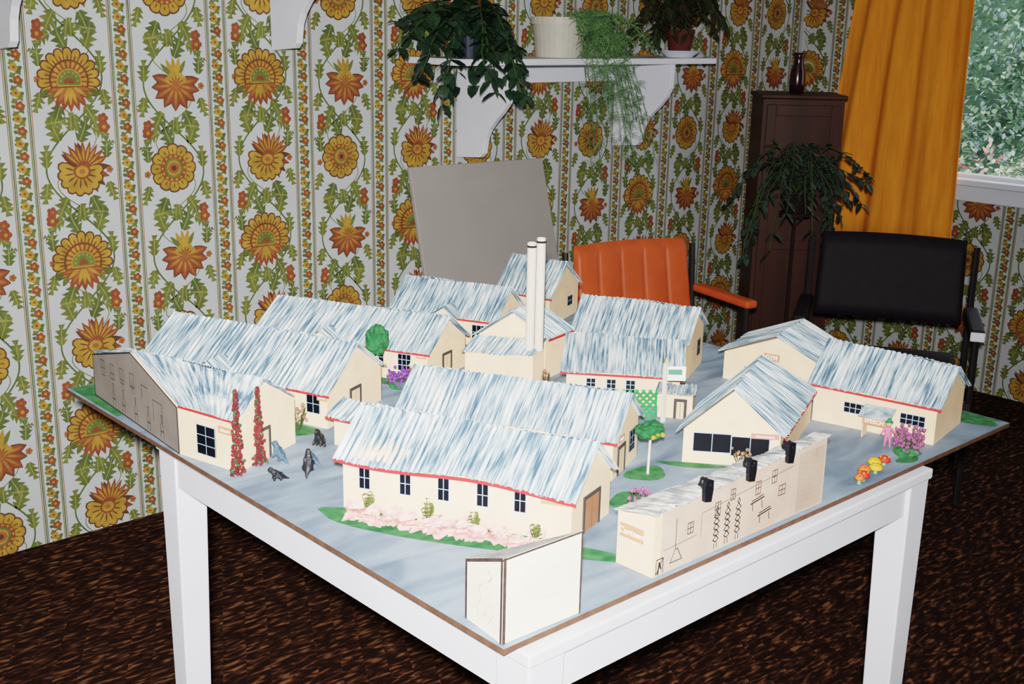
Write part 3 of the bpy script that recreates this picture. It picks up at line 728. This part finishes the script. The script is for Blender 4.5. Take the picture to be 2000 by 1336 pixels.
for c_ in (c0,c1):
    m=MB();m.extr([c_,c_+nn*.025,c_+nn*.025+V3(0,0,.042),c_+V3(0,0,.052)],d*.0015,M_cream);m.obj('side_wall',T)
m=MB();q=[c0-d*.006+V3(0,0,.056),c1+d*.008+V3(0,0,.056),c1+d*.008+nn*.035+V3(0,0,.043),c0-d*.006+nn*.035+V3(0,0,.043)];m.extr(q,V3(0,0,.002),mat('porch_roof_paint',(96,124,142),.8,.1,60,c2=(190,206,212)));m.obj('roof',T)
m=MB();q=[c0+nn*.026+V3(0,0,.028),c1+nn*.026+V3(0,0,.028),c1+nn*.026+V3(0,0,.041),c0+nn*.026+V3(0,0,.041)];m.extr(q,nn*.0012,M_tan);so=m.obj('name_sign',T)
text_part(T,'SPEECH',.0105,(c0+c1)/2+nn*.0272+V3(0,0,.0345),d,nn,M_letter,par=so)
HS=house('tiny cream card shed with flat streaked roof beside trellis',(1.650,1.372),(1.688,1.318),(1.728,1.345),(1.69,1.398),.048,.052,mono=True,fascia=(),ov=.006,doors=[('front',.65,.014,.034,M_doorpanel)],name='model_shed')
T0=MB();a=V3(1.572,1.430,ZB);b=V3(1.640,1.368,ZB);dd=(b-a)/np.linalg.norm(b-a);n2=V3(dd[1],-dd[0],0);L=np.linalg.norm(b-a)
Mtr=mat('green_trellis',(34,140,70),.7,.1);th=.056
for k in range(-5,9):
    for s in (1,-1):
        x0=k*.013
        xa,xb=(x0,x0+th) if s>0 else (x0+th,x0)
        t0,t1=0,1;dx=xb-xa
        for bnd,sg in ((0,1),(L,-1)):
            tt=(bnd-xa)/dx
            if (dx>0)==(sg>0): t0=max(t0,tt)
            else: t1=min(t1,tt)
        if t1>t0: T0.stroke([(xa+dx*t0,th*t0),(xa+dx*t1,th*t1)],.0032,a,dd,V3(0,0,1),n2,Mtr,.0005*s)
for x in (0,L): T0.tube([a+dd*x,a+dd*x+V3(0,0,th+.002)],.0016,Mtr,6)
single(T0,'trellis',tuple((a+b)/2),'small green lattice trellis standing near the shed','trellis')
T=thing('sign_post',(1.635,1.345,ZB),'white post carrying a small green and white flag sign','post')
m=MB();m.box((1.635,1.345,ZB+.058),(.0065,.0065,.116),M_wood);m.lathe([(0,0),(.003,0),(0,.012)],(1.635,1.345,ZB+.116),mat('yellow_tip',(220,190,60),.7),8);m.obj('post',T)
m=MB();m.box((1.650,1.334,ZB+.096),(.040,.002,.028),M_letter,rz=math.radians(-42));m.box((1.6492,1.3331,ZB+.099),(.026,.002,.010),mat('sign_green',(72,130,104),.7,.1),rz=math.radians(-42));m.obj('flag',T)
def dormer(c,ang,w,l,z,label):
    T=thing('porch_roof',(c[0],c[1],ZB),label,'porch')
    M=Matrix.Translation((c[0],c[1],ZB))@Matrix.Rotation(ang,4,'Z')
    m=MB(M);hw=w/2
    m.extr([(-hw*.8,0,0),(hw*.8,0,0),(hw*.8,0,z-.022),(0,0,z-.004),(-hw*.8,0,z-.022)],(0,l*.25,0),M_cream);m.obj('wall_body',T)
    m=MB(M)
    for s in (-1,1):
        o=len(m.v);n=14;vs=[];fs=[]
        for i in range(n+1):
            for j in range(3):
                t=i/n;v=j/2;vs.append((s*hw*(1-v),-.006+(l+.006)*t,z-.024+.024*v+.001*math.sin(t*l/.0112*6.28)));m.uv[o+i*3+j]=(t*l+c[0]*9,v*w/2)
        for i in range(n):
            for j in range(2): fs.append((i*3+j,(i+1)*3+j,(i+1)*3+j+1,i*3+j+1))
        m.add(vs,fs,M_roof)
    m.obj('roof',T)
for (A,B,t,z) in (((.975,2.135),(1.121,1.711),.42,.098),((1.262,2.19),(1.437,1.815),.42,.095),((1.625,2.18),(1.731,1.938),.55,.092)):
    A=np.array(A);B=np.array(B);p=A+(B-A)*t;d=(B-A)/np.linalg.norm(B-A);n_=np.array((d[1],-d[0]));p=p+n_*.03
    dormer(p,math.atan2(-n_[1],-n_[0])-math.pi/2,.07,.065,z,'small gabled porch roof projecting from the classroom block')
# edge building (canteen)
T=thing('model_house',(1.33,.96,ZB),'narrow cream canteen building covered in ink line drawings','model building')
P=lambda x,y,z:V3(x,y,ZB+z)
yc=.926
b0=[(1.121,.992),(1.122,yc),(1.530,yc),(1.530,.948)];hh=[.078,.092,.112,.108]
m=MB();vs=[P(x,y,0) for x,y in b0]+[P(x,y,h_) for (x,y),h_ in zip(b0,hh)]
m.add(vs,[(3,0,4,7),(2,3,7,6),(0,3,2,1)],M_drawwall);m.add(vs,[(0,1,5,4)],M_cream)
xm=1.137;mm_=[P(xm,yc,0),P(xm,yc,.0928)]
m.add([vs[1],mm_[0],mm_[1],vs[5]],[(0,1,2,3)],M_cream);m.add([mm_[0],vs[2],vs[6],mm_[1]],[(0,1,2,3)],M_drawwall)
m.obj('wall_body',T)
m=MB();n=110;vs=[];fs=[];A=P(1.117,yc-.003,.0945);B=P(1.534,yc-.003,.1145);C=P(1.534,.951,.1105);D=P(1.117,.995,.081)
rv=random.Random(2)
for i in range(n+1):
    ja=rv.uniform(-.0025,.002);jb=rv.uniform(-.002,.002);jy=rv.uniform(0,.003)
    for j in range(4):
        t=i/n;v=j/3;p=(A+(B-A)*t)*(1-v)+(D+(C-D)*t)*v;p[2]+=(ja+.0015*abs(math.sin(t*17)))*(1-v)+.0008*math.sin(t*30+v*3)
        if j==3: p[1]+=.002*math.sin(t*33)+jb*.5
        if j==0: p[1]-=jy
        vs.append(p);m.uv[i*4+j]=(t*.42,v*.1)
for i in range(n):
    for j in range(3): fs.append((i*4+j,(i+1)*4+j,(i+1)*4+j+1,i*4+j+1))
m.add(vs,fs,mat('white_roof_paint',(140,146,152),.85,.1,45,c2=(214,214,208),lo=.38,hi=.62));m.obj('roof',T,solid=.0015)
m=MB();O=P(1.122,yc,0);ux=V3(1,0,0);uz=V3(0,0,1);nn=V3(0,-1,0);S=lambda pts,w=.001:m.stroke(pts,w*1.35,O,ux,uz,nn,M_ink)
def rect(x,z,w,h_): 
    S([(x,z),(x+w,z),(x+w,z+h_),(x,z+h_),(x,z)]);S([(x+w/2,z),(x+w/2,z+h_)]);S([(x,z+h_/2),(x+w,z+h_/2)])
S([(.006,.003),(.006,.025),(.02,.025),(.02,.003)],.0012);S([(.006,.003),(.02,.025)],.0012);S([(.010,.003),(.012,.02),(.016,.01)],.0022)
S([(.045,.075),(.045,.03),(.035,.012),(.06,.012),(.05,.03),(.045,.03)]);rect(.07,.045,.012,.016);rect(.13,.055,.012,.02);rect(.165,.07,.010,.016);rect(.225,.062,.012,.02);rect(.265,.07,.012,.02);rect(.285,.045,.016,.016)
S([(.10,.03),(.10,.068),(.32,.085)],.0006);S([(.02,.035),(.09,.038)],.0006)
for fx in (.135,.16,.185):
    for k in range(5):
        zz=.018+k*.009;S([(fx-.006,zz),(fx,zz+.007),(fx+.006,zz),(fx,zz-.004),(fx-.006,zz)],.0013)
    S([(fx-.003,.064),(fx,.069),(fx+.003,.064),(fx,.061),(fx-.003,.064)],.0012);S([(fx-.003,.012),(fx-.003,.005)],.0012);S([(fx+.003,.012),(fx+.003,.005)],.0012)
for bx_,bz in ((.215,.05),(.235,.026)):
    S([(bx_,bz),(bx_+.032,bz+.004)],.0017);S([(bx_+.003,bz+.004),(bx_+.03,bz+.008)],.0013)
    for q in (.004,.027): S([(bx_+q,bz),(bx_+q+.002,bz-.012)],.0013)
for k in range(24): S([(.335+k*.0028,.004),(.335+k*.0029,.1)],.0004)
m.obj('line_drawing',T)
m=MB();q=[P(1.1212,.986,.044),P(1.1218,.944,.044),P(1.1218,.944,.064),P(1.1212,.986,.064)];m.extr(q,V3(-.0015,0,0),M_tan);so=m.obj('name_sign',T)
text_part(T,'Canteen',.0130,V3(1.1196,.965,ZB+.054),V3(.015,-1,0),V3(-1,0,0),M_letter,par=so)
for k,x in enumerate((1.222,1.322,1.418)):
    zt=.0945+.02*(x-1.115)/.425+.001
    T0=MB();yy=yc-.008
    T0.extr([(x-.008,yy+.003,ZB+zt-.010),(x+.006,yy+.003,ZB+zt-.013),(x+.009,yy+.003,ZB+zt+.004),(x+.0085,yy+.003,ZB+zt+.018),(x-.002,yy+.003,ZB+zt+.022),(x-.0085,yy+.003,ZB+zt+.019),(x-.0095,yy+.003,ZB+zt+.004)],(0,-.006,0),M_black)
    T0.blob((x+.001,yy+.006,ZB+zt+.013),(.0085,.010,.008),M_black,12,8,.2,2.5,k+7)
    single(T0,'black_clip',(x,yy,ZB+zt-.013),'black lumpy clip hanging over the top of the drawn wall','clip',group='black clips on the drawn wall',bevel=.0015)
# corner sign block (triangular plan)
T=thing('corner_sign',(.90,.95,ZB),'white folded card sign with black outlined edges at the corner','sign')
bs=[(.859,1.008),(.849,.928),(.978,.923)];hs=[.082,.113,.114]
m=MB();vs=[P(x,y,0) for x,y in bs]+[P(x,y,h_) for (x,y),h_ in zip(bs,hs)]
Mw=mat('white_sign_card',(244,234,210),.85,.03,20)
m.add(vs,[(0,1,4,3),(1,2,5,4),(2,0,3,5),(0,2,1)],Mw);m.add(vs,[(3,4,5)],mat('sign_top_grey',(150,152,156),.85,.1,50,c2=(190,190,188)));m.obj('sign_body',T)
m=MB();Mbo=mat('rough_brown_outline',(54,44,42),.9,.3,120)
a3=P(*bs[0],0);b3=P(*bs[1],0);L=np.linalg.norm(b3-a3);d=(b3-a3)/L;nn=V3(d[1],-d[0],0)
m.stroke([(.002,.0),(.002,hs[0]-.002),(L-.002,hs[1]-.002),(L-.002,0)],.0044,a3,d,uz,nn,Mbo,.0006)
a3=P(*bs[1],0);b3=P(*bs[2],0);L=np.linalg.norm(b3-a3);d=(b3-a3)/L;nn=V3(d[1],-d[0],0)
m.stroke([(.0022,0),(.0022,hs[1]-.0015)],.0048,a3,d,uz,nn,Mbo,.0006);m.stroke([(0,hs[1]-.0016),(L-.001,hs[2]-.0016),(L-.001,0)],.0028,a3,d,uz,nn,Mbo,.0006)
m.obj('outline',T)
m=MB();a3=P(*bs[0],0);b3=P(*bs[1],0);L=np.linalg.norm(b3-a3);d=(b3-a3)/L;nn=V3(d[1],-d[0],0)
Mgp=mat('grey_pencil',(150,136,122),.9,.05)
S=lambda pts,w=.0007:m.stroke(pts,w,a3,d,uz,nn,Mgp,.0006)
S([(.03,.012),(.028,.03),(.036,.042),(.03,.055),(.038,.064)]);S([(.05,.085),(.058,.078),(.05,.070)],.0013);S([(.052,.015),(.062,.03),(.056,.045)]);S([(.042,.02),(.047,.03)])
m.obj('line_drawing',T)
m=MB();a3=P(*bs[1],0);b3=P(*bs[2],0);d=(b3-a3)/np.linalg.norm(b3-a3);nn=V3(d[1],-d[0],0)
Mfaint=mat('faint_pencil',(196,182,162),.9,.05)
for k,(x0,x1) in enumerate(((.03,.075),(.05,.1),(.03,.06),(.045,.105),(.06,.09))):
    pts=[(x0+(x1-x0)*i/30,.09-k*.012+.0012*math.sin(i*2.3)) for i in range(31)]
    m.stroke(pts,.0004,a3,d,uz,nn,Mfaint,.0008)
m.obj('faint_writing',T)
O,d,nn,L=H1['frame']('left');m=MB();S=lambda pts,w=.0013:m.stroke(pts,w,O,d,uz,nn,M_ink,.0008)
S([(.002,0),(.002,.084),(L*.5,.134),(L-.002,.084),(L-.002,0),(.002,.001)],.003)
for k in range(4):
    x=.045+k*.05;S([(x,.055+.004*k),(x+.02,.055+.004*k),(x+.02,.085+.003*k),(x,.085+.003*k),(x,.055+.004*k)]);S([(x+.01,.055),(x+.01,.085)]);S([(x,.07),(x+.02,.07)])
for x in (.10,.15,.21,.27,.33):
    S([(x,.006),(x,.03),(x+.006,.04),(x+.012,.03),(x+.012,.006)]);S([(x,.02),(x+.012,.02)],.002);S([(x+.006,.04),(x+.003,.05),(x+.009,.05),(x+.006,.04)])
S([(.25,.06),(.25,.085),(.28,.085)]);S([(.3,.03),(.3,.07),(.34,.07),(.34,.03)])
m.obj('line_drawing',H1)
for Hh,h_ in ((H2,.072),(H3,.071),(H8,.075),(H12,.076)):
    O,d,nn,L=Hh['frame']('right');m=MB();m.stroke([(L,.0),(L,h_-.003)],.0014,O,d,uz,nn,M_ink,.0006);m.obj('ink_edge',Hh)
# ------------------------------------------------------------------ red climbers
Mred=mat('dark_red_bead',(72,22,28),.85,.25,80,c2=(108,38,38))
for (x,y,hgt,sd) in ((.878,1.610,.145,1),(.930,1.630,.135,2)):
    T=thing('climbing_vine',(x,y,ZB),'column of dark crimson beaded flowers climbing the house corner','vine',group='red climbing flowers')
    m=MB();m.tube([(x,y,ZB),(x,y,ZB+hgt)],.001,Mstem,5);m.obj('stem',T)
    m=MB();rv=random.Random(sd)
    for k in range(230):
        t=(k/230)**1.15;sp=rv.uniform(.3,1)*(.014*(1-t)**1.1+.0025);a_=rv.uniform(0,6.28)
        m.blob((x+sp*math.cos(a_)*.9,y-.003+sp*math.sin(a_)*.35,ZB+.004+hgt*t),.0026,Mred if k%9 else M_tree,6,4,.3,3,k)
    m.obj('blossom',T)
# ------------------------------------------------------------------ trees
T=thing('model_tree',(1.367,1.894,ZB),'round dark green model tree before the classroom block','tree')
m=MB();m.tube([(1.367,1.894,ZB),(1.367,1.894,ZB+.07)],.0022,M_wood,8);m.obj('trunk',T)
m=MB();m.blob((1.367,1.894,ZB+.090),(.024,.024,.031),M_tree,18,12,.16,3);m.obj('canopy',T)
T=thing('model_tree',(1.41,1.186,ZB),'small flat-topped green model tree on a pale stick','tree')
m=MB();m.tube([(1.41,1.186,ZB),(1.412,1.186,ZB+.07)],.0022,M_wood,8);m.obj('trunk',T)
m=MB();m.blob((1.41,1.186,ZB+.078),(.026,.021,.014),M_tree,16,10,.25,3,4)
for k in range(3): m.blob((1.398+.011*k,1.168,ZB+.072+.004*(k%2)),.0045,mat('yellow_leaf',(150,140,50),.8,.1),6,4,.3,3,k)
m.obj('canopy',T)
# ------------------------------------------------------------------ crepe flower bed
Mpink=mat('pink_crepe',(228,156,156),.85,.1,60,c2=(248,208,198))
O,d,nn,L=H9['frame']('front')
for k in range(11):
    t=.10+.078*k;p=O+d*L*t+nn*(.030+.008*(k%2))
    m=MB();rv=random.Random(k)
    for q in range(12):
        a_=rv.uniform(0,6.28);e=rv.uniform(.1,1.2);dr=(math.cos(a_)*math.cos(e),math.sin(a_)*math.cos(e),math.sin(e))
        m.leaf((p[0],p[1],p[2]+.004),dr,(0,0,1),rv.uniform(.020,.029),.022,Mpink,droop=.4)
    m.blob((p[0],p[1],p[2]+.006),(.013,.013,.008),Mpink,10,6,.45,4,k)
    single(m,'crepe_flower',tuple(p),'crumpled pink crepe paper flower in the green bed','flower',group='pink crepe flowers by the near house')
for k,(t,off,hg) in enumerate(((.13,.012,.035),(.40,.014,.04),(.60,.014,.036),(.88,.03,.035))):
    p=O+d*L*t+nn*off;m=MB();rv=random.Random(k+40)
    for q in range(7):
        a_=rv.uniform(0,6.28);tip=(p[0]+.010*math.cos(a_),p[1]+.010*math.sin(a_),p[2]+hg*rv.uniform(.5,1))
        m.tube([tuple(p),tip],.0005,Mstem,4)
        for z in (.4,.6,.8,1): m.leaf((p[0]+(tip[0]-p[0])*z,p[1]+(tip[1]-p[1])*z,p[2]+(tip[2]-p[2])*z),(math.cos(a_+z*3),math.sin(a_+z*3),.4),(0,0,1),.009,.006,mat('sprig_green',(96,112,60),.8,.2))
    single(m,'plant_sprig',tuple(p),'small green leafy sprig planted by the house wall','plant',group='green sprigs by the near house')
def bush(p,r,h,mt,label,n=60,seed=1,green=True):
    T=thing('flower_bush',(p[0],p[1],ZB),label,'bush')
    rv=random.Random(seed);m=MB()
    if green: m.blob((p[0],p[1],ZB+.006),(r*.9,r*.9,.010),M_grass,12,6,.2)
    for q in range(12):
        a_=rv.uniform(0,6.28);m.tube([(p[0],p[1],ZB),(p[0]+r*.8*math.cos(a_),p[1]+r*.8*math.sin(a_),ZB+h*rv.uniform(.6,1))],.0007,Mstem,4)
    m.obj('stems',T);m=MB()
    for q in range(n):
        a_=rv.uniform(0,6.28);rr_=r*rv.uniform(0,1)**.5;m.blob((p[0]+rr_*math.cos(a_),p[1]+rr_*math.sin(a_),ZB+h*rv.uniform(.25,1)),rv.uniform(.002,.004),mt,6,4,.3,3,q)
    m.obj('blossom',T)
Mpur=mat('purple_blossom',(104,58,140),.8,.2,60);Mpin=mat('mauve_blossom',(140,80,122),.8,.2,60);Mbr=mat('dried_flower',(140,104,86),.8,.2,60)
bush((1.378,1.83),.028,.038,Mpur,'purple flowering bush beside the classroom block',80,2)
bush((1.835,.950),.026,.052,Mpin,'mauve flowering bush near the board edge',110,3)
bush((1.262,1.075),.016,.045,Mpin,'mauve flowers beside the near house gable',30,4)
bush((1.555,1.585),.010,.06,Mbr,'dried flower sprig beside the low annexe',16,5,green=False)
bush((1.075,1.735),.018,.05,Mbr,'dried brown grass tuft between the classroom blocks',18,6,green=False)
bush((1.535,1.085),.020,.045,Mbr,'dried flower sprig before the wide windows',20,7)
bush((2.13,1.03),.012,.05,Mbr,'thin dried sprig at the end of the long block',14,8,green=False)
# ------------------------------------------------------------------ toadstools
mc=[mat('cap_red',(204,52,40),.6,.1),mat('cap_yellow',(216,176,50),.6,.1),mat('cap_orange',(210,104,50),.6,.1)]
for k,(x,y,r,c1) in enumerate(((1.665,.934,.011,0),(1.69,.947,.011,2),(1.712,.939,.012,1),(1.735,.955,.012,1),(1.758,.95,.011,0),(1.648,.931,.008,2))):
    T=thing('toadstool',(x,y,ZB),['red','yellow','orange'][c1]+'-capped model toadstool with spots on the painted board','toadstool',group='painted toadstools')
    m=MB();m.lathe([(.0035,0),(.003,.006),(.0035,.01),(0,.0105)],(x,y,ZB),mat('toadstool_stem',(120,160,110),.8,.1),10);m.obj('stem',T)
    m=MB();m.lathe([(0,.008),(r,.0085),(r*.95,.012),(r*.6,.0165),(0,.0185)],(x,y,ZB),mc[c1],16)
    for q in range(5): m.blob((x+r*.6*math.cos(q*1.25),y+r*.6*math.sin(q*1.25),ZB+.0155),.0018,mc[(c1+1)%3],6,4,0)
    m.obj('cap',T,smooth=True)
# ------------------------------------------------------------------ figures
def skin(name,T,verts,edges,rad,mt,root=0,sub=1):
    me=bpy.data.meshes.new(name);loc=T['_loc']
    me.from_pydata([(v[0]-loc[0],v[1]-loc[1],v[2]-loc[2]) for v in verts],edges,[])
    o=bpy.data.objects.new(name,me);COL.objects.link(o);o.parent=T['o']
    o.modifiers.new('Skin','SKIN')
    for i,sv in enumerate(me.skin_vertices[0].data):
        sv.radius=(rad[i],rad[i]);sv.use_root=(i==root)
    md=o.modifiers.new('Sub','SUBSURF');md.levels=sub;md.render_levels=sub
    me.materials.append(mt);return o
Mani=mat('dark_blue_figure',(60,84,108),.6,.3,80);Manib=mat('black_figure',(24,26,32),.5,.3,80)
def creature(p,s,rz,mt,label,up_=.6):
    T=thing('toy_animal',(p[0],p[1],ZB),label,'toy animal',group='little animal figures on the painted yard')
    V=[(0,0,.016),(.010,0,.020),(.016,0,.028),(.022,0,.031),(.029,0,.029),(-.010,0,.013),(-.020,0,.006),(-.030,0,.003),
       (.010,.008,.010),(.013,.009,.001),(.010,-.008,.010),(.013,-.009,.001),(-.006,.009,.008),(-.004,.010,.001),(-.006,-.009,.008),(-.004,-.010,.001),(.020,.004,.037),(.020,-.004,.037)]
    E=[(0,1),(1,2),(2,3),(3,4),(0,5),(5,6),(6,7),(1,8),(8,9),(1,10),(10,11),(5,12),(12,13),(5,14),(14,15),(3,16),(3,17)]
    R=[.009,.008,.006,.0065,.003,.008,.004,.0015,.0035,.003,.0035,.003,.0045,.0035,.0045,.0035,.0018,.0018]
    M=Matrix.Translation((p[0],p[1],ZB+.002*s))@Matrix.Rotation(rz,4,'Z')@Matrix.Rotation(-up_,4,'Y')
    vs=[tuple(M@(Vector(v)*s)) for v in V]
    dz=min(v[2]-r*s for v,r in zip(vs,R))-ZB
    vs=[(v[0],v[1],v[2]-dz*.9) for v in vs]
    skin('body',T,vs,E,[r*s for r in R],mt)
creature((.957,1.617),.75,2.3,Mani,'blue toy animal standing on the painted yard',.5)
creature((.972,1.543),.78,.8,Manib,'black toy animal sitting upright on the painted yard',.6)
creature((1.000,1.575),.6,2.0,Mani,'blue toy animal crouched beside the black one',.2)
creature((1.046,1.625),.8,3.6,Manib,'black toy animal with raised head near the roadway',.4)
creature((.918,1.550),.62,2.8,Manib,'small black toy animal lying on the painted yard',.05)
def figurine(p,s,rz,mb_,label,hatc):
    T=thing('person_figurine',(p[0],p[1],ZB),label,'figurine')
    M=Matrix.Translation((p[0],p[1],ZB))@Matrix.Rotation(rz,4,'Z')@Matrix.Scale(s,4)
    V=[(0,0,.020),(0,0,.027),(0,0,.032),(.005,0,.031),(.009,-.003,.026),(.011,-.007,.022),(-.005,0,.031),(-.009,-.003,.026),(-.011,-.007,.022),(.003,0,.018),(.0035,-.002,.010),(.004,0,.002),(-.003,0,.018),(-.0035,.001,.010),(-.004,.002,.002),(.004,-.003,.0012),(-.004,-.001,.0012)]
    E=[(0,1),(1,2),(2,3),(3,4),(4,5),(2,6),(6,7),(7,8),(0,9),(9,10),(10,11),(0,12),(12,13),(13,14),(11,15),(14,16)]
    R=[.004,.0045,.0025,.0022,.0017,.0014,.0022,.0017,.0014,.0028,.0021,.0015,.0028,.0021,.0015,.0012,.0012]
    skin('body',T,[tuple(M@Vector(v)) for v in V],E,[r*s for r in R],mb_)
    m=MB(M);sk=mat('figurine_skin',(224,170,140),.7,.05);m.blob((0,0,.0385),(.0042,.0042,.0048),sk,12,9,0);m.blob((0,-.0045,.038),(.0008,.001,.0012),sk,6,4,0)
    for sx in (-.0016,.0016): m.blob((sx,-.0039,.0395),.0006,M_black,6,4,0)
    m.box((0,-.0041,.0362),(.0022,.0006,.0005),M_red);m.obj('head',T,smooth=True)
    m=MB(M);m.lathe([(.0062,.0415),(.0060,.0422),(.0042,.0424),(.003,.047),(0,.0485)],(0,0,0),hatc,14);m.obj('hat',T)
figurine((1.845,.995),1.15,-1.0,mat('clown_suit_pink',(206,110,150),.7,.1),'little figurine in pink clothes with green hat by the porch',mat('hat_green',(40,120,80),.7,.1))
figurine((1.41,1.835),1.0,-1.0,mat('figurine_red',(190,60,50),.7,.1),'little figurine in red clothes with pale straw hat',mat('hat_straw',(232,216,170),.7,.1))
figurine((2.02,1.60),1.0,-1.0,mat('figurine_blue',(50,80,170),.7,.1),'little figurine in blue clothes with red hat near the hall',mat('hat_red',(190,50,40),.7,.1))
# ------------------------------------------------------------------ light
W=bpy.data.worlds.new('world');SC.world=W;W.use_nodes=True
bg=W.node_tree.nodes['Background'];bg.inputs[0].default_value=(.78,.83,.88,1);bg.inputs[1].default_value=1.9
def area(name,loc,tgt,size,e,col,spread=None):
    l=bpy.data.lights.new(name,'AREA');l.size=size;l.energy=e;l.color=col;l.shape='DISK'
    if spread: l.spread=math.radians(spread)
    o=bpy.data.objects.new(name,l);COL.objects.link(o);o.location=loc
    o.rotation_euler=(Vector(tgt)-Vector(loc)).to_track_quat('-Z','Y').to_euler();return o
area('camera_flash',(-.06,-.05,1.60),(1.10,1.75,.95),.06,58,(1,.955,.90),112)
area('ambient_fill',(.4,.3,2.35),(.7,.9,0),.7,4,(1,.95,.88))  # unseen overhead light added as soft ambient fill beside the flash
try:
    SC.view_settings.view_transform='Filmic';SC.view_settings.look='Medium High Contrast';SC.view_settings.exposure=0.28
except Exception as e: print(e)
